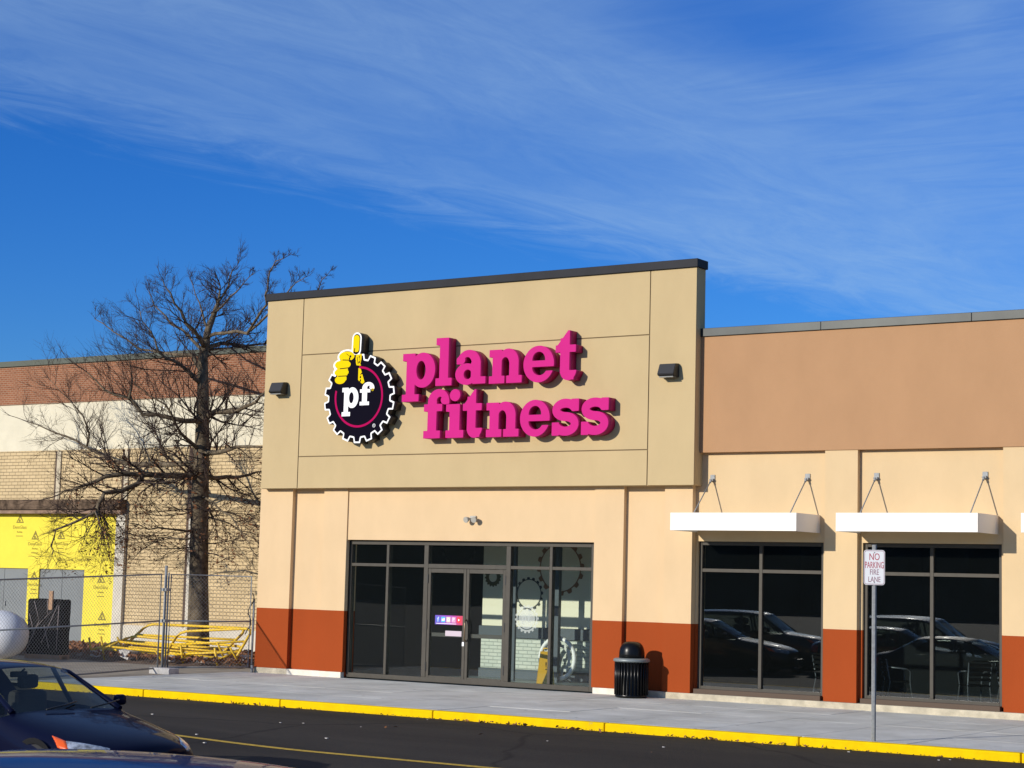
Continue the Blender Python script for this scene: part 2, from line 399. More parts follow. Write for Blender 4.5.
def Poly(pts):
    def g(X, Y):
        d = np.full(X.shape, 1e9); inside = np.zeros(X.shape, bool); n = len(pts)
        for i in range(n):
            ax, ay = pts[i]; bx_, by = pts[(i + 1) % n]; dx, dy = bx_ - ax, by - ay
            t = np.clip(((X - ax) * dx + (Y - ay) * dy) / (dx * dx + dy * dy + 1e-12), 0, 1)
            d = mn(d, np.hypot(X - ax - t * dx, Y - ay - t * dy))
            c = ((ay > Y) != (by > Y)) & (X < (bx_ - ax) * (Y - ay) / (by - ay + 1e-12) + ax)
            inside ^= c
        return np.where(inside, -d, d)
    return g

def S_spine():
    pts = []
    for a in range(25, 271, 12): pts.append((.50 + .30 * math.cos(math.radians(a)), .70 + .185 * math.sin(math.radians(a))))
    for a in range(90, -156, -12): pts.append((.50 + .31 * math.cos(math.radians(a)), .315 + .20 * math.sin(math.radians(a))))
    return pts
GL = {
 'p': (U(B(.14, -.43, .46, 1), B(0, .78, .46, 1), B(0, -.43, .62, -.22), Sub(El(.74, .49, .46, .52), El(.68, .49, .17, .28))), (0, 1.2, -.43, 1.01)),
 'l': (U(B(.14, 0, .48, 1.4), B(0, 1.19, .48, 1.4), B(0, 0, .62, .22)), (0, .62, 0, 1.4)),
 'a': (U(And(Sub(El(.47, .60, .43, .42), El(.42, .57, .17, .24)), lambda X, Y: .60 - Y), El(.19, .72, .155, .125), B(.56, .12, .90, .64),
         Sub(El(.40, .30, .40, .32), El(.44, .29, .14, .145)), B(.62, 0, 1.08, .21)), (0, 1.08, -.02, 1.02)),
 'n': (U(B(.12, 0, .45, 1), B(0, .78, .45, 1), B(0, 0, .56, .22), Sub(And(El(.68, .62, .38, .40), lambda X, Y: .55 - Y), El(.58, .55, .15, .22)), B(.73, 0, 1.06, .62), B(.63, 0, 1.18, .22)), (0, 1.18, 0, 1.02)),
 'e': (Sub(El(.5, .5, .5, .52), And(El(.5, .62, .21, .23), lambda X, Y: .58 - Y), And(El(.53, .40, .24, .22), lambda X, Y: Y - .42), B(.55, .30, 1.2, .42)), (0, 1, -.02, 1.02)),
 't': (U(B(.17, .2, .50, 1.2), Poly([(.05, .98), (.17, .98), (.50, .98), (.50, 1.42), (.44, 1.42)]), B(0, .79, .72, 1.0), And(El(.46, .27, .29, .29), lambda X, Y: Y - .27), And(B(.3, -.05, .74, .27), El(.46, .27, .29, .29)), B(.45, 0.0, .66, .24)), (0, .72, -.02, 1.42)),
 'f': (U(B(.15, 0, .49, 1.08), B(0, 0, .64, .22), B(0, .78, .70, .99), And(Sub(El(.56, 1.05, .41, .37), El(.61, .99, .15, .21)), lambda X, Y: .98 - Y), El(.80, 1.10, .16, .13)), (0, .97, 0, 1.42)),
 'i': (U(B(.12, 0, .46, .98), B(0, .77, .46, .98), B(0, 0, .60, .22), El(.29, 1.24, .175, .175)), (0, .60, 0, 1.42)),
 's': (U(Line(S_spine(), .245), B(.70, .66, .93, 1.0), B(.07, .0, .30, .36)), (.06, .94, -.01, 1.01)),
}
_gl = {}
def glyph(c):
    if c not in _gl:
        f, bb = GL[c]; _gl[c] = (contour(f, bb[0] - .08, bb[1] + .08, bb[2] - .08, bb[3] + .08, .017), bb)
    return _gl[c]
def glyph_bm(c, x0, x1, z0, z1, depth, shrink=0):
    lp, bb = glyph(c); xs = [p[0] for l in lp for p in l]; ys = [p[1] for l in lp for p in l]
    a, b_, c_, d = min(xs), max(xs), min(ys), max(ys)
    L2 = [[(x0 + (x - a) / (b_ - a) * (x1 - x0), z0 + (y - c_) / (d - c_) * (z1 - z0)) for x, y in l] for l in lp]
    return fill_loops(L2, depth, 'letter')

# ------------------------------------------------------------------ ground
def gz(y, x=10.5):
    k = min(1, max(0, (x - 4.5) / 5.5)); k = .35 + .65 * k * k * (3 - 2 * k)
    return -.146 - .043 * k * max(0, min(18.5, -5.92 - y))
b = NB(); ys = [300, 60, 30, 7, -5.92, -7, -8, -9, -10, -11, -12, -13.5, -15, -16.5, -18, -19.5, -21, -22.5, -24.42, -32, -40, -160, -600]
xs = [-600, -120, -40, -20, -10] + [-6 + .75 * i for i in range(30)] + [20, 30, 60, 150, 600]
g = [[b.verts.new((x, y, gz(y, x))) for x in xs] for y in ys]
for i in range(len(ys) - 1):
    for j in range(len(xs) - 1): b.faces.new((g[i][j], g[i + 1][j], g[i + 1][j + 1], g[i][j + 1])).smooth = True
tag(obj('parking_lot_asphalt', b, M['asphalt']), kind='structure')
# lane line
b = NB()
for i in range(96):
    x0 = -6.0 + i * .375; x1 = x0 + .375
    b.faces.new([b.verts.new(p) for p in ((x0, -10.17, gz(-10.17, x0) + .005), (x1, -10.17, gz(-10.17, x1) + .005), (x1, -10.05, gz(-10.05, x1) + .005), (x0, -10.05, gz(-10.05, x0) + .005))])
tag(obj('lane_line', b, M['road_yellow']), kind='structure')
b = NB()
for _ in range(22):
    x, y = rnd.uniform(2, 19), rnd.uniform(-10.5, -6.0); q = rnd.uniform(.006, .014); z = gz(y, x)
    vs = bx(b, x - q * 1.6, x + q * 1.6, y - q, y + q, z, z + q * .8)
    for v in vs: v.co += Vector((rnd.uniform(-.4, .4) * q, rnd.uniform(-.4, .4) * q, 0))
tag(obj('grit', b, M['debris']), 'pale grit and litter specks lying on the dark asphalt', None, None, 'stuff')
# sidewalk slabs
b = NB(); KY = -5.92
def sz(y): return -.004 - .0042 * (-y)
X = -.45
cols = []
while X < 34: cols.append(X); X += 1.52
rows = [.02, -1.42, -2.9, -4.36, KY + .165]
for xa, xb in zip(cols, cols[1:]):
    for ya, yb in zip(rows, rows[1:]):
        v = bx(b, xa + .008, xb - .008, yb + .009, ya - .009, -.3, 0)
        j = rnd.uniform(-.002, .002)
        for q in v:
            if q.co.z > -.1: q.co.z = sz(q.co.y) + j
bx(b, -.45, 33.4, KY + .165, .02, -.32, -.036)
tag(obj('sidewalk', b, M['walk']), kind='structure')
# kerb
b = NB(); x = -.45
while x < 33:
    bx(b, x + .005, x + 3.04, KY, KY + .16, -.5, -.026, bev=.018); x += 3.05
tag(obj('kerb', b, M['kerb']), kind='structure')
# unpaved ground left of the walk
b = NB(); n = 26
gv = [[b.verts.new((-40 + 39.5 * i / n, 7.2 - 13.1 * j / 12, rnd.uniform(-.02, .02) - .03 - (.02 if j > 9 else 0))) for j in range(13)] for i in range(n + 1)]
for i in range(n):
    for j in range(12): b.faces.new((gv[i][j], gv[i][j + 1], gv[i + 1][j + 1], gv[i + 1][j]))
tag(obj('bare_ground', b, M['dirt'], smooth=True), kind='structure')
# mulch bed with leaves
b = NB(); n = 40; m_ = 22
gv = []
for i in range(n + 1):
    row = []
    for j in range(m_ + 1):
        u = i / n; v = j / m_; x = -11.5 + 10.4 * u; y = .9 + 5.6 * v
        e = min(1, 6 * min(u, 1 - u, v, 1 - v)); row.append(b.verts.new((x, y, -.05 + e * (.13 + rnd.uniform(-.05, .06)))))
    gv.append(row)
for i in range(n):
    for j in range(m_): b.faces.new((gv[i][j], gv[i + 1][j], gv[i + 1][j + 1], gv[i][j + 1]))
tag(obj('mulch_bed', b, M['mulch']), 'dark brown mulch bed under the bare tree', None, None, 'stuff')
def leaf_faces(b, pts, s0, s1):
    for p in pts:
        s = rnd.uniform(s0, s1); a = Vector((rnd.gauss(0, 1), rnd.gauss(0, 1), rnd.gauss(0, .5))).normalized()
        c = a.cross(Vector((rnd.gauss(0, 1), rnd.gauss(0, 1), rnd.gauss(0, 1)))).normalized()
        p = Vector(p)
        b.faces.new([b.verts.new(q) for q in (p - a * s, p + c * s * .5, p + a * s, p - c * s * .45)])
b = NB()
leaf_faces(b, [(rnd.uniform(-11, -1.5), rnd.uniform(.8, 5.5), .1 + rnd.random() * .06) for _ in range(3200)], .045, .105)
leaf_faces(b, [(x_ + rnd.gauss(0, .35), KY - .03 - abs(rnd.gauss(0, .07)), gz(KY) + .012 + rnd.random() * .02) for x_ in [9.9, 10.1, 11.4, 13.2, 5.2, 14.5] for _ in range(12)], .02, .05)
leaf_faces(b, [(rnd.uniform(0, 18), rnd.uniform(-9, -6), gz(-7.5) + .03) for _ in range(14)], .02, .05)
leaf_faces(b, [(rnd.uniform(0, 20), KY - .01 - abs(rnd.gauss(0, .03)), gz(KY) + .006 + abs(rnd.gauss(0, .006))) for _ in range(420)], .006, .022)
tag(obj('leaf_litter', b, M['leaf']), 'dry brown leaves scattered along the kerb and over the mulch', None, None, 'stuff')

# ------------------------------------------------------------------ gym building
G = thing('gym_building', 'peach stucco storefront with rust red base, raised sand coloured sign block and lower tan wing', 'building')
FX0, FX1 = -.14, 9.92
# wall recess plane with opening, Y=.10
b = NB()
bx(b, .0, 2.147, .10, .34, .02, 3.9); bx(b, 7.904, 9.90, .10, .34, .02, 3.9); bx(b, 2.147, 7.904, .03, .34, 2.713, 3.9)
obj('wall', b, M['wall_tower'], G)
for (x0, x1) in ((FX0, .716), (1.539, 2.147), (7.904, 8.52), (9.359, FX1)):
    b = NB(); bx(b, x0, x1, 0, .2, .106, 3.80); obj('pilaster', b, M['wall_tower'], G)
# reveal jambs and header soffit
for xa in (2.10, 7.906): b = NB(); bx(b, xa, xa + .044, .201, .339, .02, 2.70); obj('jamb', b, M['wall'], G)
# footings
b = NB(); bx(b, FX0, .72, -.012, .1, -.05, .104, bev=.006); obj('footing', b, M['concrete'], G)
b = NB(); bx(b, .725, 2.12, -.012, .1, -.05, .104, bev=.006); obj('footing', b, M['white_footing'], G); b = NB(); bx(b, 7.94, 8.50, -.012, .1, -.05, .104, bev=.006); obj('footing', b, M['white_footing'], G)
b = NB(); bx(b, 8.506, 18.6, -.035, .13, -.12, .104, bev=.012); obj('footing', b, M['concrete'], G)
# sign block
b = NB(); x0, x1, z0, z1 = 0, 10.025, 3.734, 7.603; yb = -.154
bx(b, x0 + .003, x1 - .003, yb, .155, z0 + .003, z1 - .002)
sb = obj('sign_block', b, M['groove'], G)
b = NB(); jx = [0, .963, 9.084, 10.025]; jz = [3.734, 4.370, 6.441, 7.603]; gp = .011
for i in range(3):
    for j in range(3):
        if i != 1 and False: continue
        xa = jx[i] + (gp if i else 0); xb = jx[i + 1] - (gp if i < 2 else 0)
        if i == 1: bx(b, xa, xb, -.170, yb - .0005, jz[j] + (gp if j else 0), jz[j + 1] - (gp if j < 2 else 0))
        elif j == 0: bx(b, xa, xb, -.170, yb - .0005, 3.734, 7.601)
# end returns so the side reads as stucco
bx(b, 10.0225, 10.028, yb, .155, 3.734, 7.601); bx(b, -.003, .0025, yb, .155, 3.734, 7.601); bx(b, .003, 10.022, yb, .16, 3.728, 3.7368)
obj('stucco_panel', b, M['signbg'], sb)
b = NB(); bx(b, -.035, 10.06, -.21, .19, 7.604, 7.757, bev=.008); obj('coping', b, M['coping'], sb)
# right wing
b = NB()
bx(b, 9.925, 18.6, .14, .45, 2.757, 4.40)
bx(b, 12.37, 13.08, .14, .45, .02, 2.757); bx(b, 15.47, 16.20, .14, .45, .02, 2.757); bx(b, 9.925, 9.958, .14, .45, .02, 2.757)
bx(b, 18.5, 18.6, .14, .45, .02, 2.757)
bx(b, 9.958, 18.5, .14, .45, .0, .17)
obj('wall', b, M['wall'], G)
for (xa, xb) in ((12.43, 13.024), (15.53, 16.13)):
    b = NB(); bx(b, xa, xb, .04, .2, .106, 4.313); obj('pilaster', b, M['wall'], G)
b = NB(); bx(b, 10.03, 19, .02, .5, 4.314, 6.40); up = obj('parapet_band', b, M['tan'], G)
b = NB()
for xa, xb in ((10.031, 12.35), (12.354, 15.02), (15.024, 17.6), (17.604, 19.0)): bx(b, xa, xb, -.014, .42, 6.375, 6.522, bev=.006)
bx(b, 10.03, 19, .0, .4, 6.38, 6.515)
obj('coping', b, M['coping_grey'], up)
# body behind
b = NB(); bx(b, .02, 24, .55, 26, 5.6, 6.15); bx(b, .02, .3, .35, 26, 0, 5.6); bx(b, 23.7, 24, .5, 26, 0, 5.6); bx(b, .02, 24, 25.8, 26, 0, 5.6)
bx(b, 18.6, 24, .14, .5, 0, 6.3); bx(b, .02, 10.02, .34, .5, 3.75, 6.4)
obj('shell', b, M['tan'], G)

# interior of the entry
b = NB(); bx(b, .35, 9.6, .30, 5.2, -.1, .012); obj('interior_floor', b, M['interior_floor'], G)
b = NB(); bx(b, .35, 9.6, .35, 5.2, 2.76, 2.9); obj('interior_ceiling', b, M['interior_dark'], G)
b = NB(); bx(b, 3.47, 9.6, 2.9, 3.0, 1.06, 2.75); obj('interior_wall', b, M['interior_cream'], G)
b = NB(); bx(b, 3.47, 9.6, 2.88, 3.0, .20, .83); obj('interior_brick_wall', b, M['interior_brick'], G)
b = NB(); bx(b, 3.45, 9.6, 2.82, 3.0, .835, 1.055); bx(b, 3.45, 9.6, 2.84, 3.0, .013, .195); obj('interior_trim', b, M['slate'], G)
b = NB(); bx(b, .35, 3.44, 5.0, 5.2, .013, 2.75); bx(b, .35, .5, .35, 4.999, .013, 2.75); obj('interior_side_wall', b, M['interior_dark'], G); b = NB(); bx(b, 9.5, 9.6, .36, 2.8, .013, 2.75); obj('interior_side_wall', b, M['interior_dark'], G)
# interior columns seen through the glass
b = NB(); bx(b, 4.72 - .03, 4.72 + .03, 2.2, 2.26, .013, 2.75); obj('interior_post', b, M['slate'], G); b = NB(); bx(b, 5.66 - .05, 5.66 + .05, 2.3, 2.4, .013, 2.75); obj('interior_post', b, M['slate'], G)
# gear wall graphics inside
def gear_r(th, R, depth, teeth, duty=.5):
    a = (th * teeth / (2 * PI)) % 1.0
    ramp = .13
    if a < duty - ramp: k = 1
    elif a < duty: k = (duty - a) / ramp
    elif a < 1 - ramp: k = 0
    else: k = (a - 1 + ramp) / ramp
    return R - depth * (1 - k)
def gear_loop(cx, cz, R, depth, teeth, n=None, ph=0, duty=.5):
    n = n or teeth * 24
    return [(cx + gear_r(2 * PI * i / n + ph, R, depth, teeth, duty) * math.cos(2 * PI * i / n), cz + gear_r(2 * PI * i / n + ph, R, depth, teeth, duty) * math.sin(2 * PI * i / n)) for i in range(n)]
def circ(cx, cz, R, n=64): return [(cx + R * math.cos(2 * PI * i / n), cz + R * math.sin(2 * PI * i / n)) for i in range(n)]
def gear_graphic(cx, cz, R, mt, w=.16, y=2.893):
    bm = fill_loops([gear_loop(cx, cz, R, R * .12, 16), circ(cx, cz, R * (1 - w))], .006, 'graphic')
    for v in bm.verts: v.co.y += y - .006
    obj('wall_graphic', bm, mt, G)
M['graphic_brown'] = mat('graphic_brown', (.26, .12, .05), .7); M['graphic_dark'] = mat('graphic_dark', (.05, .055, .055), .7); M['graphic_olive'] = mat('graphic_olive', (.10, .085, .035), .7)
gear_graphic(4.62, 1.73, .34, M['graphic_dark'], .17)
gear_graphic(5.36, 2.27, .56, M['graphic_brown'])
gear_graphic(1.35, 2.75, .5, M['graphic_dark'], .14, 4.99)
gear_graphic(3.72, 2.05, .2, M['graphic_olive'], .5)

# storefront
def bars(name, specs, m, parent, bev=.004):
    b = NB()
    for s in specs: bx(b, *s, bev=bev)
    return obj(name, b, m, parent)
ENT0 = set(bpy.data.objects)
ent = bars('entrance_frame', [
    (2.182, 2.235, .072, .19, .012, 2.70), (7.815, 7.936, .072, .19, .012, 2.70), (2.236, 7.814, .072, .19, 2.625, 2.70), (2.236, 7.814, .0725, .189, .012, .10),
    (3.104, 3.164, .074, .188, .101, 2.624), (4.021, 4.121, .074, .188, .101, 2.624), (5.938, 6.038, .074, .188, .101, 2.624), (6.908, 6.968, .074, .188, .101, 2.624),
    (2.236, 3.103, .076, .186, 2.197, 2.257), (3.165, 4.020, .076, .186, 2.197, 2.257), (4.122, 5.937, .076, .186, 2.187, 2.267), (6.039, 6.907, .076, .186, 2.197, 2.257), (6.969, 7.814, .076, .186, 2.197, 2.257)],
    M['bronze'], G)
panes = [(2.236, 3.103), (3.165, 4.020), (6.039, 6.907), (6.969, 7.814)]
for xa, xb in panes:
    box('pane', (xa, xb, .125, .133, .101, 2.196), M['glass_entry'], ent); box('pane', (xa, xb, .125, .133, 2.258, 2.624), M['glass_entry'], ent)
box('pane', (4.122, 5.937, .125, .133, 2.268, 2.624), M['glass_entry'], ent)
for k, (xa, xb) in enumerate(((4.125, 5.026), (5.033, 5.934))):
    d = bars('door', [(xa, xa + .062, .082, .15, .02, 2.18), (xb - .062, xb, .082, .15, .02, 2.18), (xa + .063, xb - .063, .083, .149, 2.10, 2.18), (xa + .063, xb - .063, .083, .149, .02, .135)], M['bronze'], G)
    box('pane', (xa + .063, xb - .063, .112, .118, .136, 2.099), M['glass_entry'], d)
    bars('push_bar', [(xa + .066, xb - .066, .135, .165, .88, .955)], M['bronze_dark'], d)
    hx = xb - .16 if k == 0 else xa + .02
    for z in (.22, 1.02, 1.90): bars('hinge', [((xa - .012 if k == 0 else xb - .012), (xa + .012 if k == 0 else xb + .012), .066, .0815, z, z + .17)], M['black'], d)
    b = NB(); bx(b, (xa + .02 if k == 0 else xb - .13), (xa + .12 if k == 0 else xb - .03), .079, .0825, .06, .10); obj('kick_badge', b, M['sign_white'], d)
    if k == 1:
        b = NB(); tube(b, [(5.06, .08, .82), (5.06, .02, .84), (5.075, .0, .90), (5.075, .0, 1.14), (5.06, .02, 1.2), (5.06, .08, 1.22)], .014, 8); obj('handle', b, M['bronze_dark'] if False else mat('pull_bronze', (.25, .18, .11), .35, .6), d)
    else:
        # social media strip decal and hours card
        b = NB(); bx(b, 4.30, 4.955, .1070, .1115, 1.115, 1.29)
        m = mat('social_strip', (.2, .05, .4), .5); N, L, p = nodes(m)
        tc = N.new('ShaderNodeTexCoord'); sp = N.new('ShaderNodeSeparateXYZ'); L.new(tc.outputs['Object'], sp.inputs[0])
        mr = N.new('ShaderNodeMapRange'); mr.inputs[1].default_value = 4.30; mr.inputs[2].default_value = 4.95; L.new(sp.outputs['X'], mr.inputs[0])
        r = N.new('ShaderNodeValToRGB'); r.color_ramp.elements[0].color = (.09, .05, .42, 1); r.color_ramp.elements[1].color = (.55, .012, .05, 1)
        e = r.color_ramp.elements.new(.5); e.color = (.30, .04, .42, 1); L.new(mr.outputs[0], r.inputs[0]); L.new(r.outputs[0], p.inputs['Base Color'])
        dec = obj('window_decal', b, m, d)
        b = NB(); cols_ = []
        for i, c in enumerate(((.05, .12, .55), (.05, .42, .85), (.75, .55, .45), (.62, .30, .50), (.75, .015, .02))):
            mm = mat('icon_tile', c, .5); cols_.append(mm); cx = 4.372 + i * .122
            bx(b, cx - .047, cx + .047, .1058, .1069, 1.158, 1.262, mi=i)
        cols_.append(M['sign_white'])
        merge(b, text_bm('f', .13), (4.372, .1048, 1.205), mi=5)
        merge(b, fill_loops([[(4.46, 1.18), (4.53, 1.19), (4.53, 1.24), (4.50, 1.235), (4.49, 1.215), (4.46, 1.235)]], .001, 'bird'), (0, .1046, 0), mi=5)
        merge(b, fill_loops([circ(4.616, 1.21, .03, 20), circ(4.616, 1.21, .018, 20)], .001, 'ring'), (0, .1046, 0), mi=5)
        merge(b, text_bm('P', .10), (4.738, .1048, 1.21), mi=5)
        merge(b, fill_loops([[(4.845, 1.185), (4.885, 1.21), (4.845, 1.235)]], .001, 'play'), (0, .1046, 0), mi=5)
        bx(b, 4.33, 4.80, .1058, .1069, 1.128, 1.138, mi=5)
        obj('icon', b, cols_, dec)
        b = NB(); bx(b, 4.55, 4.93, .1070, .1115, .90, 1.00); obj('hours_card', b, mat('card', (.55, .45, .50), .6), d)
        b = NB(); bx(b, 4.97, 5.02, .068, .0815, .72, .80, bev=.008); obj('lock', b, M['sign_white'], d)
# frosted gear decal on the glass
cz = 1.28; cx = 6.40
m = bpy.data.materials.new('frosted_vinyl'); m.use_nodes = True; N, L, p = nodes(m)
p.inputs['Base Color'].default_value = (.62, .66, .60, 1); p.inputs['Roughness'].default_value = .7
t = N.new('ShaderNodeBsdfTransparent'); x_ = N.new('ShaderNodeMixShader'); x_.inputs[0].default_value = .33
L.new(t.outputs[0], x_.inputs[1]); L.new(p.outputs[0], x_.inputs[2]); L.new(x_.outputs[0], N['Material Output'].inputs[0])
bm = fill_loops([gear_loop(cx, cz, .265, .03, 18), circ(cx, cz, .205)], .0015, 'decal')
merge(bm, fill_loops([circ(cx, cz, .185)], .0015, 'decal'))
for v in bm.verts: v.co.y += .122
dec = obj('gear_decal', bm, m, ent)
bm = NB(); merge(bm, glyph_bm('p', cx - .12, cx - .005, cz - .10, cz + .06, .001), (0, .1208, 0)); merge(bm, glyph_bm('f', cx + .01, cx + .12, cz - .06, cz + .10, .001), (0, .1208, 0))
obj('letters', bm, m, dec)

for o_ in bpy.data.objects:
    if o_ not in ENT0 and o_.parent == G: o_.location = (-.033, .05, 0)
# wing windows
def window(x0, x1, xm, zt):
    f = bars('window', [(x0 + .002, x0 + .062, .20, .30, .172, 2.754), (x1 - .062, x1 - .002, .20, .30, .172, 2.754), (x0 + .063, x1 - .063, .20, .30, 2.69, 2.754), (x0 + .063, x1 - .063, .20, .30, .172, .235),
        (xm - .03, xm + .03, .202, .298, .236, 2.689), (x0 + .063, xm - .031, .204, .296, zt - .03, zt + .03), (xm + .031, x1 - .063, .204, .296, zt - .03, zt + .03)], M['bronze'], G)
    box('pane', (x0 + .06, x1 - .06, .246, .252, .23, 2.70), M['glass_dark'], f)
    bars('sill', [(x0 + .002, x1 - .002, .05, .199, .1045, .185)], mat('sill_bronze', (.105, .075, .055), .7, .0, spec=.15), f)
window(9.96, 12.368, 11.165, 2.25); window(13.083, 15.468, 14.268, 2.25); window(16.2, 18.5, 17.3, 2.25)
b = NB(); bx(b, 9.7, 23, 4.9, 5.0, .02, 4.2); bx(b, 9.62, 9.7, .5, 4.9, .02, 4.2); bx(b, 9.7, 23, .46, 5, 2.95, 3.05); bx(b, 9.7, 23, .46, 5, -.1, .012); obj('interior_room', b, M['interior_black'], G)

# ------------------------------------------------------------------ signs
LG = thing('gear_logo_sign', 'round black gear sign with white edge, yellow thumbs-up fist and white letters pf', 'sign', (2.68, -.42, 5.475))
def hx(x): return 1.799 + (x - 27) * .004079 - 2.68
def hz(y): return 4.60 + (722 - y) * .00322 - 5.475
hand_out = U(Line([(hx(218), hz(78)), (hx(216), hz(150))], .235), El(hx(160), hz(190), .24, .15), El(hx(135), hz(240), .24, .13), El(hx(128), hz(285), .21, .13), El(hx(120), hz(325), .17, .13), B(hx(120), hz(320), hx(240), hz(170)))
gl = []
for k in range(18):
    for a_, r_ in ((.0, .785), (.10, .885), (.60, .885), (.70, .785)):
        th = 2 * PI * (k + a_ + .1) / 18; gl.append((r_ * math.cos(th), r_ * math.sin(th)))
gearf = Poly(gl)
un = U(gearf, hand_out)
full = contour(un, -.98, .98, -.98, 1.4, .011)
inner = contour(lambda X, Y: un(X, Y) + .033, -.98, .98, -.98, 1.4, .011)
bm = fill_loops(full, .245, 'body'); obj('housing', bm, M['sign_black_side'], LG)
bm = fill_loops(full, .004, 'edge');
for v in bm.verts: v.co.y -= .0045
obj('border', bm, M['sign_white'], LG)
bm = fill_loops(inner, .004, 'face')
for v in bm.verts: v.co.y -= .009
face = obj('face', bm, M['sign_black'], LG)
ringf = Sub(El(-.005, .03, .605, .605), El(-.005, .03, .562, .562), Poly([(-.62, .20), (-.30, -.02), (.0, .20), (-.02, .75), (-.7, .75)]))
bm = fill_loops(contour(ringf, -.7, .7, -.7, .75, .009), .003, 'ring')
for v in bm.verts: v.co.y -= .0125
obj('ring', bm, M['sign_magenta'], LG)
yel = U(And(Line([(hx(217), hz(82)), (hx(215), hz(145))], .155), lambda X, Y: hz(163) - Y), El(hx(160), hz(187), .195, .098), El(hx(137), hz(237), .20, .088), El(hx(131), hz(285), .18, .078), El(hx(124), hz(331), .135, .082), B(hx(150), hz(200), hx(196), hz(172)),
        Poly([(hx(100), hz(215)), (hx(172), hz(235)), (hx(165), hz(330)), (hx(135), hz(355)), (hx(108), hz(335))]),
        Poly([(hx(217), hz(180)), (hx(252), hz(176)), (hx(250), hz(250)), (hx(222), hz(245)), (hx(215), hz(215))]),
        Poly([(hx(235), hz(262)), (hx(250), hz(270)), (hx(275), hz(352)), (hx(262), hz(362)), (hx(235), hz(338))]))
cuts = U(Line([(hx(120), hz(262)), (hx(178), hz(258))], .018), Line([(hx(112), hz(308)), (hx(170), hz(308))], .018), Line([(hx(135), hz(208)), (hx(185), hz(212))], .018),
         Line([(hx(208), hz(140)), (hx(206), hz(176))], .022), Line([(hx(225), hz(195)), (hx(232), hz(240))], .014), Line([(hx(240), hz(185)), (hx(243), hz(225))], .012), Line([(hx(158), hz(170)), (hx(180), hz(190))], .012), *[El(hx(rnd.uniform(165, 255)), hz(rnd.uniform(185, 350)), rnd.uniform(.010, .022), rnd.uniform(.010, .03)) for _ in range(34)])
yl = contour(Sub(yel, cuts), -.8, .3, -.5, 1.3, .010)
bm = fill_loops(yl, .003, 'hand')
for v in bm.verts: v.co.y -= .0125
obj('fist', bm, M['sign_yellow'], LG)
bm = NB(); merge(bm, glyph_bm('p', -.415, -.005, -.345, .225, .004)); merge(bm, glyph_bm('f', .03, .385, -.14, .315, .004), (0, -.0015, 0))
for v in bm.verts: v.co.y -= .017
obj('letters', bm, M['sign_white'], LG)
bm = fill_loops([circ(.40, -.545, .036, 24), circ(.40, -.545, .027, 24)], .003, 'mark'); merge(bm, text_bm('R', .045, .003), (.40, .001, -.545))
for v in bm.verts: v.co.y -= .0125
obj('registered_mark', bm, M['sign_white'], LG)
bm = fill_loops([circ(.345, .165, .03, 20), circ(.345, .165, .022, 20)], .003, 'mark'); merge(bm, text_bm('R', .038, .003), (.345, .001, .165))
for v in bm.verts: v.co.y -= .0225
obj('registered_mark', bm, M['sign_yellow'], LG)

WS = thing('lettering_sign', 'raised pink slab letters reading planet fitness on the sand coloured sign block', 'sign', (6.0, -.42, 5.5))
W1 = [('p', 3.734, 4.512, 5.373, 6.314), ('l', 4.527, 4.907, 5.655, 6.577), ('a', 4.991, 5.690, 5.650, 6.317), ('n', 5.770, 6.509, 5.650, 6.300), ('e', 6.543, 7.215, 5.636, 6.320), ('t', 7.245, 7.700, 5.650, 6.575),
      ('f', 4.275, 4.870, 4.650, 5.592), ('i', 4.800, 5.215, 4.650, 5.577), ('t', 5.190, 5.640, 4.640, 5.560), ('n', 5.735, 6.469, 4.645, 5.304), ('e', 6.497, 7.150, 4.632, 5.315), ('s', 7.200, 7.775, 4.635, 5.315), ('s', 7.830, 8.405, 4.635, 5.315)]
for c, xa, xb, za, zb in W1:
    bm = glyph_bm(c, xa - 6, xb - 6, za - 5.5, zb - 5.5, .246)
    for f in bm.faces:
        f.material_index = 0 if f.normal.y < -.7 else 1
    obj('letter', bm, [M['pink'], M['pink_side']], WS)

# wall pack lights
def wall_light(x, z, label):
    t = thing('wall_light', label, 'light', (x, -.17, z), 0, 'wall pack lights on the sign block')
    b = NB()
    pr = [(-.001, -.12), (-.07, -.12), (-.20, -.10), (-.225, -.07), (-.14, .115), (-.04, .125), (-.001, .125)]
    L_ = [b.verts.new((-.165, y, zz)) for y, zz in pr]; R_ = [b.verts.new((.165, y, zz)) for y, zz in pr]
    b.faces.new(L_); b.faces.new(R_[::-1])
    for i in range(len(pr)): b.faces.new((L_[i], L_[(i + 1) % 7], R_[(i + 1) % 7], R_[i]))
    bmesh.ops.bevel(b, geom=b.edges[:], offset=.008, segments=2, affect='EDGES')
    obj('housing', b, M['plastic'], t)
    b = NB(); bx(b, -.14, .14, -.19, -.075, -.132, -.112); obj('lens', b, M['lens'], t)
    return t
wall_light(.455, 5.77, 'black wedge wall light beside the gear sign at the left end of the sign block')
wall_light(9.54, 5.765, 'black wedge wall light at the right end of the sign block beyond the pink letters')
# twin flood lamp over the entry
t = thing('flood_light', 'small grey twin-head floodlight above the entrance glazing', 'light', (5.20, .03, 3.13))
b = NB(); bx(b, -.07, .07, -.04, -.0, -.05, .06, bev=.012); obj('mount', b, M['cam_grey'], t)
for s in (-1, 1):
    b = NB(); tube(b, [(s * .02, -.03, 0), (s * .05, -.06, .0), (s * .07, -.07, -.0), (s * .09, -.13, -.02), (s * .092, -.145, -.025)], [.02, .02, .035, .06, .056], 14); obj('lamp_head', b, M['cam_grey'], t)

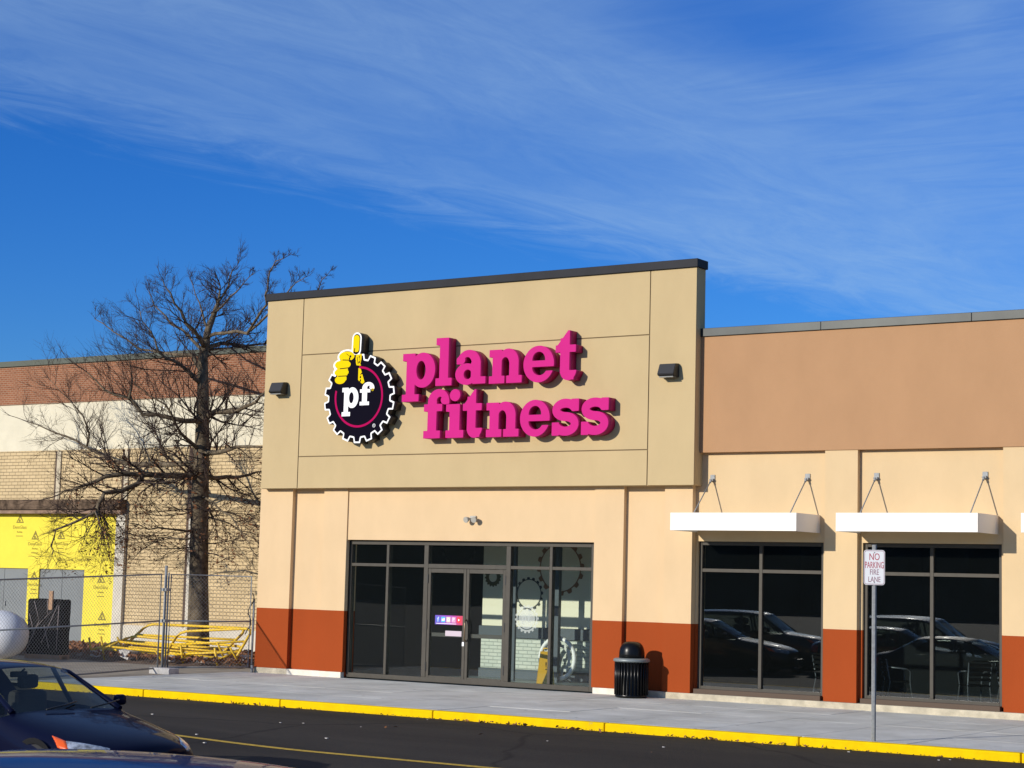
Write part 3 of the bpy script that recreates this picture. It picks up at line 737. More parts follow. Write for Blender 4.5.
# awnings
def awning(x0, x1, hangs, label):
    t = thing('awning', label, 'awning', ((x0 + x1) / 2, 0, 2.915), 0, 'white flat awnings over the wing windows')
    cx = (x0 + x1) / 2; a, b2 = x0 - cx, x1 - cx
    b = NB(); bx(b, a, b2, -.80, -.768, 0, .303, bev=.004); bx(b, a, a + .032, -.7675, .138, 0, .303); bx(b, b2 - .032, b2, -.7675, .138, 0, .303)
    bx(b, a + .0325, b2 - .0325, -.7675, .1375, .04, .10)
    obj('canopy', b, M['white_metal'], t)
    for h in hangs:
        hx_ = h - cx
        b = NB(); bx(b, hx_ - .045, hx_ + .045, .12, .139, .89, 1.01, bev=.004); bx(b, hx_ - .03, hx_ + .03, .07, .12, .90, .94); tube(b, [(hx_ - .04, .085, .92), (hx_ + .04, .085, .92)], .012, 8); obj('bracket', b, M['galv'], t)
        b = NB(); tube(b, [(hx_, .085, .92), (hx_, .03, .87)], .02, 8); tube(b, [(hx_, .05, .89), (hx_, -.72, .14)], .0105, 8); bx(b, hx_ - .03, hx_ + .03, -.75, -.67, .10, .16); obj('tie_rod', b, M['galv'], t)
    return t
awning(9.92, 12.304, (10.243, 12.069), 'white flat awning next to the sign block, over the left wing window')
awning(13.01, 15.416, (13.328, 15.201), 'white flat awning over the window behind the no parking sign')
awning(16.105, 18.51, (16.42, 18.29), 'white flat awning cut by the right edge of the photo')

# ------------------------------------------------------------------ litter bin
t = thing('trash_can', 'black slatted steel trash can with domed lid and grey rim against the rust red wall', 'trash can', (8.985, -.42, -.005))
b = NB(); lathe(b, [(.26, .0), (.28, .012), (.285, .04), (.272, .06), (.272, .60), (.28, .62)], 40)
for k in range(30):
    a = 2 * PI * k / 30; c, s = math.cos(a), math.sin(a)
    pts = [(c * .282, s * .282, .05), (c * .284, s * .284, .33), (c * .284, s * .284, .62)]
    tube(b, pts, .019, 5)
obj('body', b, M['can_black'], t)
b = NB(); lathe(b, [(.285, .615), (.315, .625), (.325, .64), (.318, .668), (.29, .682), (.2, .69)], 40); obj('rim', b, M['can_rim'], t)
b = NB(); lathe(b, [(.228, .686)] + [(.225 * math.cos(a) ** .55, .75 + .225 * math.sin(a)) for a in np.linspace(0, PI / 2 * .97, 9)] , 40)
obj('dome_lid', b, M['can_black'], t)

# ------------------------------------------------------------------ no parking sign
t = thing('parking_sign', 'white NO PARKING FIRE LANE sign on a grey steel pole at the yellow kerb', 'sign', (15.785, -5.72, -.03), math.radians(22))
b = NB(); bx(b, -.03, .03, -.012, .012, -.05, 2.60, bev=.004); bx(b, -.016, .016, -.03, -.0121, -.05, 2.60, bev=.003); obj('pole', b, M['galv'], t)
def rrect(x0, x1, z0, z1, r, n=6):
    out = []
    for cx_, cz_, a0 in ((x1 - r, z1 - r, 0), (x0 + r, z1 - r, 90), (x0 + r, z0 + r, 180), (x1 - r, z0 + r, 270)):
        out += [(cx_ + r * math.cos(math.radians(a0 + 90 * i / n)), cz_ + r * math.sin(math.radians(a0 + 90 * i / n))) for i in range(n + 1)]
    return out
bm = fill_loops([rrect(-.138, .138, 2.065, 2.53, .036)], .004, 'plate')
for v in bm.verts: v.co.y -= .037
plate = obj('plate', bm, M['sign_face'], t)
bm = fill_loops([rrect(-.131, .131, 2.073, 2.522, .030), rrect(-.125, .125, 2.080, 2.515, .024)], .001, 'border')
for v in bm.verts: v.co.y -= .0382
obj('border', bm, M['sign_grey_ink'], plate)
bm = NB()
for s, z, sc, wd in (('NO', 2.435, .125, .72), ('PARKING', 2.325, .12, .50)): merge(bm, text_bm(s, sc, .001), (0, -.0382, z), (wd, 1, 1.05))
obj('lettering', bm, M['sign_red'], plate)
bm = NB()
for s, z, sc, wd in (('FIRE', 2.232, .105, .95), ('LANE', 2.135, .105, .95)): merge(bm, text_bm(s, sc, .001), (0, -.0382, z), (wd * .68, 1, 1.0))
obj('lettering', bm, M['sign_grey_ink'], plate)
for z in (2.10, 2.495): b = NB(); tube(b, [(0, -.038, z), (0, -.043, z)], .008, 8); obj('bolt', b, M['galv'], plate)

# ------------------------------------------------------------------ things behind the glass
ring_t = thing('floor_ring', 'white round ring standing on the floor behind the right entrance pane', 'display', (5.62, 2.45, .015))
b = NB(); ring_mesh(b, (0, 0, .46), .40, .045, 48, 8); obj('ring', b, M['sign_white'], ring_t)
bm = fill_loops([gear_loop(0, .46, .33, .035, 14), circ(0, .46, .24)], .01, 'gear'); merge(bm, fill_loops([circ(0, .46, .10)], .01, 'hub'))
obj('gear_emblem', bm, mat('emblem_grey', (.58, .60, .55), .6), ring_t)
b = NB(); tube(b, [(-.15, .0, .10), (-.22, .12, 0)], .012, 6); obj('foot', b, M['black'], ring_t); b = NB(); tube(b, [(.15, 0, .10), (.24, .12, 0)], .012, 6); obj('foot', b, M['black'], ring_t)
wf = thing('wet_floor_sign', 'yellow folding wet floor sign behind the entrance glass', 'floor sign', (6.12, 1.25, .014), math.radians(35))
for s in (-1, 1):
    b = NB(); q = [(-.17, s * .19, 0), (.17, s * .19, 0), (.11, s * .015, .64), (-.11, s * .015, .64)]
    vs = [b.verts.new(p) for p in q] + [b.verts.new((p[0], p[1] + s * .02, p[2])) for p in q]
    b.faces.new(vs[:4]); b.faces.new(vs[:3:-1])
    for i in range(4): b.faces.new((vs[i], vs[(i + 1) % 4], vs[4 + (i + 1) % 4], vs[4 + i]))
    obj('panel', b, M['wet_yellow'], wf)
b = NB(); tube(b, [(-.06, 0, .63), (-.05, 0, .70), (.05, 0, .70), (.06, 0, .63)], .014, 8); obj('handle', b, M['wet_yellow'], wf)
b = NB(); merge(b, text_bm('!', .22, .002), (0, -.135, .36)); obj('mark', b, M['black'], wf)

def make_chair(loc, rz, label):
    t = thing('cafe_chair', label, 'chair', loc, rz, 'metal cafe chairs behind the wing windows')
    b = NB(); bx(b, -.20, .20, -.20, .20, .43, .455, bev=.01); obj('seat', b, M['bronze_dark'], t)
    for sx in (-1, 1):
        b = NB(); tube(b, [(sx * .21, -.23, 0), (sx * .19, -.17, .44), (sx * .21, -.17, .62), (sx * .22, -.10, .66), (sx * .22, .16, .68)], .0125, 8); obj('leg', b, M['chair_metal'], t)
        b = NB(); tube(b, [(sx * .21, .25, 0), (sx * .19, .17, .44), (sx * .20, .24, .82)], .0125, 8); obj('leg', b, M['chair_metal'], t)
    b = NB()
    for k in range(4): bx(b, -.19, .19, .195 + .012 * k, .21 + .012 * k, .52 + .08 * k, .57 + .08 * k, bev=.004)
    tube(b, [(-.20, .24, .82), (-.12, .255, .845), (.12, .255, .845), (.20, .24, .82)], .0125, 8)
    obj('backrest', b, M['bronze_dark'], t)
    return t
c0 = make_chair((13.35, 1.0, .013), 2.2, 'metal cafe chair behind the no parking sign, left in its window')
dup(c0, (14.72, .95, .013), 3.9, 'metal cafe chair in the middle of the right window, left of another chair')
dup(c0, (15.35, 1.1, .013), 2.4, 'metal cafe chair at the right edge of the window behind the no parking sign')
dup(c0, (12.15, .95, .013), 2.6, 'metal cafe chair at the lower right corner of the left wing window')

# ------------------------------------------------------------------ old building at left
OB = thing('old_store_building', 'older flat-roofed store with brick parapet, cream band and yellow sheathing under repair', 'building', (0, 7, 0))
def lb(name, dims, m, parent=OB, bev=0):
    x0, x1, y0, y1, z0, z1 = dims; return box(name, (x0, x1, y0 - 7, y1 - 7, z0, z1), m, parent, bev)
XL = -44; XR = -.35
lb('brick_parapet', (XL, XR, 6.97, 7.4, 6.595, 7.68), M['brick'])
lb('coping', (XL, XR, 6.92, 7.5, 7.682, 7.84), M['roof_edge'], bev=.006)
lb('cream_band', (XL, XR, 7.0, 7.4, 5.28, 6.594), M['cream_wall'])
b = NB(); bx(b, XL, -11.3, 0, .4, 3.905, 5.279); bx(b, -11.299, XR, 0, .4, .575, 5.279); obj('block_wall', b, M['block'], OB)
b = NB(); bx(b, -11.3, XR, -.03, .3, -.2, .574, bev=.01); obj('white_base', b, M['pier'], OB)
lb('beam', (XL, -11.05, 6.72, 7.2, 3.63, 3.902), M['beam']); lb('beam', (XL, -11.05, 6.78, 7.2, 3.52, 3.628), mat('beam_lower', (.26, .17, .12), .9, var=.4, vscale=4))
for x in (-19.1, -16.5, -13.87, -11.26):
    lb('dark_joint', (x, x + .09, 6.985, 7.05, 3.905, 5.26), M['pier_dark']); lb('pilaster_strip', (x + .092, x + .24, 6.96, 7.05, 3.905, 5.26), M['strip'])
lb('dark_joint', (-8.84, -8.70, 6.985, 7.05, .575, 5.26), M['pier_dark']); lb('pilaster_strip', (-8.698, -8.45, 6.93, 7.05, .575, 3.4), M['pier'])
lb('dark_joint', (-5.9, -5.8, 6.985, 7.05, .575, 5.26), M['pier_dark'])
lb('pier', (-11.318, -10.98, 6.9, 7.1, .1, 3.515), M['pier'])
# yellow sheathing with door openings
b = NB(); Yf, Yb = .02, .2
openings = [(-16.75, -14.78), (-14.33, -12.56)]
xs_ = [XL] + [v for o_ in openings for v in o_] + [-11.32]
for xa, xb in ((XL, -16.75), (-14.78, -14.33), (-12.56, -11.32)): bx(b, xa, xb, Yf, Yb, .04, 2.0)
bx(b, XL, -11.32, Yf, Yb, 2.001, 3.519)
sh = obj('sheathing', b, M['sheath'], OB)
b = NB()
for cx_ in (-11.85,): pass
def emblem(b, cx_, cz_, s=.82):
    merge(b, fill_loops([[(cx_ - .19 * s, cz_ - .14 * s), (cx_ + .19 * s, cz_ - .14 * s), (cx_, cz_ + .17 * s)], [(cx_ - .13 * s, cz_ - .10 * s), (cx_ + .13 * s, cz_ - .10 * s), (cx_, cz_ + .04 * s)]], .003, 'e'), (0, Yf - .004, 0))
    merge(b, fill_loops([circ(cx_ - .02 * s, cz_ - .06 * s, .045 * s, 12)], .003, 'e'), (0, Yf - .004, 0))
    merge(b, text_bm('DensGlass', .16 * s, .003), (cx_, Yf - .003, cz_ - .29 * s))
    merge(b, text_bm('Sheathing', .07 * s, .003), (cx_, Yf - .003, cz_ - .45 * s))
    bx(b, cx_ - .17 * s, cx_ + .17 * s, Yf - .0035, Yf - .0005, cz_ - .60 * s, cz_ - .575 * s)
for cx_, cz_ in ((-15.2, 3.38), (-14.55, 2.92), (-13.52, 2.94), (-11.85, 2.95), (-11.90, 1.78), (-14.52, 1.80), (-11.80, .78), (-14.52, .82), (-16.3, 2.92), (-17.6, 2.95), (-17.5, 1.4)): emblem(b, cx_, cz_)
for cx_, cz_ in ((-12.65, 2.28), (-11.65, 2.30), (-13.3, 2.27)): merge(b, text_bm('DensGlass', .14, .003), (cx_, Yf - .003, cz_))
bx(b, -14.8, -13.7, Yf - .0035, Yf - .0005, 2.335, 2.347)
obj('printed_mark', b, M['sheath_ink'], sh)
for xa, xb in openings:
    d = bars('door', [(xa + .003, (xa + xb) / 2 - .006, .06, .12, .04, 1.998), ((xa + xb) / 2 + .006, xb - .003, .06, .12, .04, 1.998)], M['grey_door'], OB, bev=.003)
    b = NB(); bx(b, (xa + xb) / 2 + .06, (xa + xb) / 2 + .10, .03, .059, .95, 1.08); obj('handle', b, M['galv'], d)
lb('concrete_base', (XL, -11.0, 6.55, 7.05, -.35, .035), M['grey_base'], bev=.01)
lb('shell', (XL, XR, 7.42, 30, .0, 7.4), M['block'])

# ------------------------------------------------------------------ tank, wrapped stack
t = thing('storage_tank', 'white rounded storage tank end behind the chain link fence', 'tank', (-7.80, -1.0, -.03))
b = NB(); n = 40
prof = [(-2.4, .0), (-2.38, .25), (-2.25, .46), (-2.0, .545), (1.05, .545), (1.35, .52), (1.6, .43), (1.76, .28), (1.82, .12), (1.83, 0.001)]
rings = [[b.verts.new((x, r * math.cos(2 * PI * k / n), .56 + r * math.sin(2 * PI * k / n))) for k in range(n)] for x, r in prof]
for a, c in zip(rings, rings[1:]):
    for k in range(n): b.faces.new((a[k], a[(k + 1) % n], c[(k + 1) % n], c[k])).smooth = True
obj('shell', b, M['tank'], t)
b = NB(); bx(b, -1.7, -1.5, -.35, .35, 0, .2); obj('saddle', b, M['grey_base'], t); b = NB(); bx(b, .7, .9, -.35, .35, 0, .2); obj('saddle', b, M['grey_base'], t)
b = NB(); tube(b, [(-.2, 0, 1.08), (-.2, 0, 1.22)], .10, 14); obj('valve_hood', b, M['tank'], t)
t = thing('wrapped_pallet', 'tall pallet stack wrapped in black plastic with pale straps beside the white tank', 'pallet', (-6.68, .42, -.02), math.radians(10))
b = NB(); bx(b, -.47, .47, -.17, .17, .10, 1.33, bev=.05)
bmesh.ops.subdivide_edges(b, edges=b.edges[:], cuts=3, use_grid_fill=True)
for v in b.verts: v.co += Vector((rnd.uniform(-.02, .02), rnd.uniform(-.02, .02), rnd.uniform(-.015, .015)))
obj('wrapped_load', b, M['tarp'], t)
b = NB(); bx(b, -.48, .48, -.18, .18, .07, .10)
for y in (-.14, .14): bx(b, -.48, .48, y - .04, y + .04, 0, .069)
obj('pallet', b, M['wood'], t)
b = NB()
for q in (((-.55, .2), (-.15, .85)), ((-.15, .85), (-.35, 1.28)), ((-.05, .35), (.45, 1.2)), ((.02, .75), (.22, .25)), ((-.5, 1.0), (-.3, .55)), ((.1, 1.31), (.12, 1.0)), ((.48, .2), (.50, 1.2)), ((-.4, .6), (.3, 1.1))):
    (xa, za), (xb, zb) = q; tube(b, [(xa * .8, -.185, za), (xb * .8, -.185, zb)], .007, 4)
obj('strap', b, M['strap'], t)
b = NB(); bx(b, .16, .26, -.25, -.205, 1.1, 1.52); obj('stake', b, M['wood'], t)

# ------------------------------------------------------------------ yellow pipe rails piled by the tree
def rail_frame(loc, rot, L_, H, label):
    t = thing('pipe_barricade', label, 'barricade', loc, 0, 'yellow pipe barricades piled under the tree'); t.rotation_euler = rot
    b = NB(); r = .031
    tube(b, [(-L_ / 2, 0, 0), (-L_ / 2, 0, H * .8), (-L_ / 2 + .06, 0, H * .94), (-L_ / 2 + .2, 0, H), (L_ / 2 - .2, 0, H), (L_ / 2 - .06, 0, H * .94), (L_ / 2, 0, H * .8), (L_ / 2, 0, 0)], r, 8); obj('hoop', b, M['pipe_yellow'], t)
    b = NB(); tube(b, [(-L_ / 2, 0, H * .55), (L_ / 2, 0, H * .55)], r * .85, 8); obj('mid_rail', b, M['pipe_yellow'], t)
    b = NB(); tube(b, [(-L_ / 2, 0, H * .2), (L_ / 2, 0, H * .2)], r * .85, 8); obj('low_rail', b, M['pipe_yellow'], t)
    for s in (-1, 1):
        b = NB(); tube(b, [(s * L_ / 2, -.3, .0), (s * L_ / 2, .3, .0)], r * .8, 8); obj('foot', b, M['pipe_yellow'], t)
rad = math.radians
rail_frame((-4.0, 1.20, .16), (rad(-72), rad(2), rad(1)), 3.4, .95, 'yellow pipe barricade lying lowest and flattest in the pile under the tree')
rail_frame((-4.15, 1.75, .24), (rad(-55), rad(0), rad(-1)), 3.1, .95, 'yellow pipe barricade tilted up highest in the pile, its hoop end at left')
rail_frame((-2.85, 1.25, .12), (rad(-46), rad(-4), rad(6)), 2.0, .9, 'short yellow pipe barricade raised at its right end by the rust red wall')
rail_frame((-4.85, 1.35, .14), (rad(-76), rad(1), rad(-3)), 3.0, .9, 'yellow pipe barricade sticking out farthest left from the pile')
b = NB()
for k in range(26):
    x, y = rnd.uniform(-7.2, -1.8), rnd.uniform(1.0, 2.6); s = rnd.uniform(.04, .13)
    vs = bx(b, x - s, x + s * rnd.uniform(.5, 1.4), y - s * .7, y + s, .04, .06 + s * 1.2)
    for v in vs: v.co += Vector((rnd.uniform(-.3, .3) * s, rnd.uniform(-.3, .3) * s, rnd.uniform(-.2, .4) * s))
tag(obj('rubble', b, M['debris']), 'grey rubble lumps scattered through the mulch bed', None, None, 'stuff')

# ------------------------------------------------------------------ temporary fence
def fence(p0, p1, zb0, zb1, zt0, zt1, label):
    """panel from p0 to p1 (plan points), bottoms and tops at each end"""
    t = thing('chain_link_fence', label, 'fence', (p0[0], p0[1], 0), 0, 'temporary chain link fence panels')
    d = Vector((p1[0] - p0[0], p1[1] - p0[1], 0)); Ln = d.length; d.normalize()
    def at(s, h): # s along, h 0..1
        k = s / Ln; zb = zb0 + (zb1 - zb0) * k; zt = zt0 + (zt1 - zt0) * k
        return Vector((d.x * s, d.y * s, zb + (zt - zb) * h))
    b = NB(); r = .018
    tube(b, [at(0, 0), at(0, 1), at(Ln, 1), at(Ln, 0), at(0, 0)], r, 8); tube(b, [at(0, .5), at(Ln, .5)], r * .9, 8)
    obj('frame', b, M['galv'], t)
    b = NB(); H = (zt0 - zb0 + zt1 - zb1) / 2; sp = .075; w = .0022
    nrm = Vector((-d.y, d.x, 0))
    k = -H
    while k < Ln:
        for sg in (1, -1):
            # from (k,0) to (k+H,1) or mirrored
            s0, s1 = k, k + H; h0, h1 = 0., 1.
            if s0 < 0: h0 = -s0 / H; s0 = 0
            if s1 > Ln: h1 = 1 - (s1 - Ln) / H; s1 = Ln
            if s1 - s0 > .02:
                if sg < 0: h0, h1 = 1 - h0, 1 - h1
                o_ = nrm * (.003 * sg); tube(b, [at(s0, h0) + o_, at(s1, h1) + o_], w, 3, cap=False)
        k += sp
    obj('chain_link', b, M['galv'], t)
    return t
fence((-1.10, -1.80), (-1.10, -5.95), .075, -.07, 1.935, 1.76, 'long chain link fence panel left of the fence post')
fence((-1.06, -1.56), (-.22, -.10), .085, .10, 1.935, 1.935, 'short chain link fence panel between the post and the rust red wall')
t = thing('fence_post', 'galvanised fence post standing in a concrete block by the tree', 'post', (-1.09, -1.68, -.02))
b = NB(); tube(b, [(0, 0, .1), (0, 0, 2.13)], .028, 10); tube(b, [(.05, .03, .1), (.05, .03, 1.99)], .018, 8); obj('post', b, M['galv'], t)
b = NB(); bx(b, -.05, .08, -.06, .07, 1.0, 1.06); bx(b, -.05, .08, -.06, .07, 1.62, 1.68); obj('clamp', b, M['galv'], t)
b = NB(); bx(b, -.12, .42, -.24, .05, -.02, .11, bev=.012); obj('foot_block', b, M['debris'], t)
t = thing('fence_post', 'short galvanised end post chained to the rust red wall corner', 'post', (-.19, -.03, -.02))
b = NB(); tube(b, [(0, 0, 0), (0, 0, 1.5)], .022, 8); tube(b, [(.06, -.05, 0), (.06, -.05, .16)], .03, 8); obj('post', b, M['galv'], t)
b = NB(); pts = [(-.02 + .06 * math.sin(k * .9) - .10 * (k / 12.), -.03, 1.62 - .07 * k) for k in range(0, 13)]; tube(b, pts, .012, 5); obj('chain', b, M['bronze_dark'], t)

# ------------------------------------------------------------------ bare tree
LIMBS = {
  'trunk': (0.235, [(-5.44,4.00,0.06), (-5.52,4.00,1.82), (-5.59,4.00,3.72), (-5.60,4.00,5.12), (-5.63,4.00,6.18), (-5.69,4.00,7.13), (-5.75,4.20,7.86), (-5.67,4.40,8.47), (-5.70,4.50,8.75), (-5.78,4.60,9.0)]),
  'L1': (0.085, [(-5.69,4.00,5.55), (-5.58,3.70,5.60), (-5.85,3.20,5.63), (-6.34,2.70,5.70), (-6.49,2.40,6.05), (-6.89,2.00,6.22), (-7.31,1.80,6.64)]),
  'L1b': (0.035, [(-6.49,2.40,6.05), (-6.53,2.50,6.57), (-7.00,2.80,7.15)]),
  'R1': (0.090, [(-5.60,4.00,5.69), (-4.94,3.70,5.77), (-3.89,3.30,5.75), (-3.31,3.10,5.86), (-2.78,2.90,6.00), (-2.33,2.80,6.36)]),
  'L2': (0.100, [(-5.58,4.00,4.25), (-5.66,3.70,4.28), (-6.35,2.80,4.26), (-6.75,2.00,4.17), (-7.11,1.70,3.92), (-7.44,1.60,3.89), (-7.76,1.50,3.72)]),
  'L2b': (0.075, [(-6.35,2.80,4.23), (-6.17,2.50,4.03), (-6.52,1.80,3.78), (-6.52,1.60,3.54), (-6.47,1.50,3.32), (-6.88,1.40,3.13), (-7.47,1.20,2.89), (-7.58,1.20,2.52), (-7.53,1.20,2.29)]),
  'L2c': (0.035, [(-6.47,1.50,3.32), (-6.18,1.40,3.00), (-5.73,1.20,2.65)]),
  'L2d': (0.035, [(-6.44,1.50,3.30), (-6.41,1.80,3.15), (-6.40,1.90,2.90)]),
  'L3': (0.085, [(-5.60,4.00,4.54), (-6.34,4.40,4.62), (-8.28,5.00,4.66), (-9.29,5.20,4.72), (-9.83,5.20,4.78), (-10.27,5.30,4.94), (-10.98,5.40,5.23), (-11.90,5.50,5.54), (-12.52,5.50,5.69), (-13.50,5.60,5.94)]),
  'L3b': (0.035, [(-10.98,5.40,5.23), (-10.89,5.40,5.51), (-11.19,5.40,6.05), (-11.44,5.30,6.36), (-11.89,5.20,6.71), (-12.18,5.10,6.98)]),
  'R2': (0.090, [(-5.55,4.00,4.73), (-5.20,3.80,4.81), (-4.21,3.30,4.83), (-3.57,3.00,4.88), (-2.28,2.40,4.84), (-1.42,2.00,4.92)]),
  'R3': (0.080, [(-5.52,4.00,4.25), (-5.50,4.40,4.27), (-5.34,5.00,4.33), (-5.20,5.60,4.47), (-4.84,6.00,4.56)]),
  'L4': (0.060, [(-5.62,4.00,4.88), (-5.59,3.40,5.12), (-5.52,3.00,5.44), (-5.44,2.70,5.79), (-5.36,2.60,6.04)]),
  'L4b': (0.035, [(-5.52,3.00,5.44), (-5.71,2.80,5.90), (-6.01,2.60,6.13), (-6.32,2.40,6.36)]),
  'L5': (0.060, [(-5.65,4.00,6.49), (-5.71,3.60,6.77), (-5.83,3.20,6.97), (-6.01,2.80,7.22), (-6.17,2.60,7.68), (-6.37,2.50,8.14)]),
  'L6': (0.060, [(-5.67,4.00,6.81), (-6.53,4.50,7.30), (-8.03,5.10,7.51), (-9.32,5.50,7.69), (-10.64,5.80,8.32), (-11.55,6.00,8.69)]),
  'L7': (0.060, [(-5.67,4.00,7.44), (-5.55,3.50,7.76), (-5.64,3.10,8.13), (-5.70,2.80,8.52), (-5.85,2.70,8.85)]),
  'L8': (0.050, [(-5.66,4.00,7.30), (-6.72,4.60,7.84), (-7.73,5.00,8.20), (-8.76,5.40,8.82), (-9.13,5.50,9.25)]),
  'R4': (0.075, [(-5.69,4.00,7.30), (-5.69,4.30,7.48), (-5.57,4.70,7.59), (-5.43,5.20,7.57), (-5.26,5.70,7.65), (-4.84,6.00,7.79)]),
  'R5': (0.048, [(-5.65,4.00,7.64), (-4.45,3.40,7.62), (-3.20,2.80,7.50), (-2.64,2.50,7.76), (-2.24,2.30,8.05), (-2.14,2.20,8.35), (-1.99,2.10,8.70), (-1.70,2.00,8.89), (-1.28,1.90,9.00)]),
  'R5b': (0.035, [(-3.20,2.80,7.50), (-2.20,2.40,7.79), (-1.61,2.20,8.18), (-1.24,2.10,8.43), (-0.85,2.00,8.50)]),
  'R5c': (0.035, [(-5.26,5.70,7.65), (-4.63,5.90,8.51), (-3.84,6.00,8.93), (-3.72,6.00,9.22), (-3.48,6.00,9.42)]),
  'R6': (0.035, [(-5.64,4.30,8.31), (-5.02,4.00,8.48), (-4.43,3.70,8.64), (-4.04,3.50,8.78), (-3.50,3.30,8.99)]),
  'T2': (0.035, [(-5.75,4.20,7.86), (-6.35,4.60,8.39), (-6.77,4.80,8.87), (-7.19,5.00,9.36)]),
  'T3': (0.035, [(-5.65,4.40,8.55), (-5.71,4.80,9.05), (-5.78,5.00,9.46), (-5.72,5.20,9.79)]),
  'D1': (0.035, [(-5.58,4.00,3.01), (-5.58,3.70,2.97), (-5.82,3.10,3.04), (-5.97,2.70,2.96), (-6.27,2.40,3.13), (-6.56,2.10,3.16)]),
  'D2': (0.035, [(-5.57,4.00,2.89), (-6.30,4.30,2.77), (-7.55,4.90,2.83), (-8.35,5.20,2.66), (-9.16,5.50,2.38)]),
  'D3': (0.035, [(-5.56,4.00,3.82), (-4.73,3.50,3.65), (-3.61,2.90,3.28), (-2.83,2.50,2.90), (-2.22,2.20,2.45)]),
  'D4': (0.035, [(-5.55,4.00,3.72), (-5.64,4.50,3.39), (-5.74,4.80,3.04), (-5.81,4.90,2.73)]),
  'D5': (0.035, [(-5.57,4.00,3.37), (-5.13,4.30,3.26), (-4.81,4.60,3.04), (-4.50,4.90,2.91)]),
}
T = thing('bare_tree', 'leafless spreading oak with thick trunk and a few brown leaves, behind the fence', 'tree', (-5.44, 4.0, .0))
TO = Vector((-5.44, 4.0, 0))
tb = NB(); cb = NB(); leafpts = []
def grow(p, d, length, r, depth):
    """one twig with side twigs"""
    nseg = 3 if depth > 1 else 4
    pts = [p.copy()]; q = p.copy(); d = d.copy()
    for k in range(nseg):
        d = (d + Vector((rnd.gauss(0, .14), rnd.gauss(0, .14), rnd.gauss(0.03, .12)))).normalized()
        q = q + d * (length / nseg); pts.append(q.copy())
    if q.z < 1.7: return
    if q.y > 6.75: return
    rr = [r * (1 - .75 * k / nseg) for k in range(nseg + 1)]
    tube(cb, [x - TO for x in pts], rr, 4 if r > .012 else 3, cap=False)
    if depth >= 1:
        n = {3: 6, 2: 6, 1: 4}[depth]
        for k in range(n):
            s = rnd.uniform(.18, 1.0) * nseg; i = min(int(s), nseg - 1); a = pts[i].lerp(pts[i + 1], s - i)
            ax = Vector((rnd.gauss(0, 1), rnd.gauss(0, 1), rnd.gauss(0, .8))).normalized()
            nd = (d * .95 + ax * .68 + Vector((0, 0, .10))).normalized()
            grow(a, nd, length * rnd.uniform(.42, .80), max(.0032, r * .5), depth - 1)
    elif q.z < 5.0 and (q - TO).xy.length < 3.2 and rnd.random() < .30:
        leafpts.append(q - TO + Vector((0, 0, -.04)))
        if rnd.random() < .6: leafpts.append(pts[1] - TO + Vector((0, 0, -.05)))
def hf(z): return 1.0 if z < 7 else max(.42, 1 - (z - 7) * .27)
for k, (r0, pts) in LIMBS.items():
    sp_ = .5 if k in ('R5', 'R5b', 'R5c', 'R6') else 1.
    P = [Vector(p) for p in pts]; n = len(P)
    # resample with a little waviness
    Q = []
    for i in range(n - 1):
        for s in (0, .5):
            a = P[i].lerp(P[i + 1], s); Q.append(a + (Vector((rnd.gauss(0, .02), rnd.gauss(0, .02), rnd.gauss(0, .02))) if (s or i) and k != 'trunk' else Vector((0, 0, 0))))
    Q.append(P[-1]); m_ = len(Q)
    if k == 'trunk':
        rr = [.30, .255, .235, .225, .215, .20, .18, .165, .15, .135, .12, .10, .085, .07, .055, .04, .03, .022, .016][:m_]
        Q[0].z = -.1
    else: rr = [max(.006, r0 * (1 - .85 * (i / (m_ - 1)) ** .8)) for i in range(m_)]
    tube(tb, [q - TO for q in Q], rr, 12 if k == 'trunk' else 7)
    if k == 'trunk': 
        for i in range(9, m_):
            for _ in range(3):
                grow(Q[i], Vector((rnd.gauss(0, 1), rnd.gauss(0, 1), .7)).normalized(), rnd.uniform(.6, 1.1) * hf(Q[i].z), .014, 2)
        for _ in range(16):
            z = rnd.uniform(2.4, 4.6); a = Q[0].lerp(Q[4], min(1, z / 3.7)); a.z = z
            grow(a, Vector((rnd.gauss(0, 1), rnd.gauss(0, 1), -.1)).normalized(), rnd.uniform(.9, 1.7), .018, 2)
        continue
    for i in range(1, m_):
        t_ = i / (m_ - 1); dirn = (Q[i] - Q[i - 1]).normalized()
        for _ in range(2 if r0 > .05 else 2):
            ax = Vector((rnd.gauss(0, 1), rnd.gauss(0, 1), rnd.gauss(0, 1))); ax = (ax - dirn * ax.dot(dirn)).normalized()
            nd = (dirn * .7 + ax * .8 + Vector((0, 0, .25 if Q[i].z > 4.5 else -.12))).normalized()
            grow(Q[i], nd, rnd.uniform(.5, 1.15) * (1.15 - .4 * t_) * hf(Q[i].z) * sp_, max(.008, rr[i] * .4), 2)
    grow(Q[-1], (Q[-1] - Q[-2]).normalized(), rnd.uniform(.5, .9) * hf(Q[-1].z) * sp_, rr[-1], 1)
trunk_o = obj('trunk', tb, M['bark'], T)
crown = obj('crown', cb, M['twig'], T)
lbm = NB(); leaf_faces(lbm, leafpts, .03, .055)
obj('foliage', lbm, M['leaf'], crown)

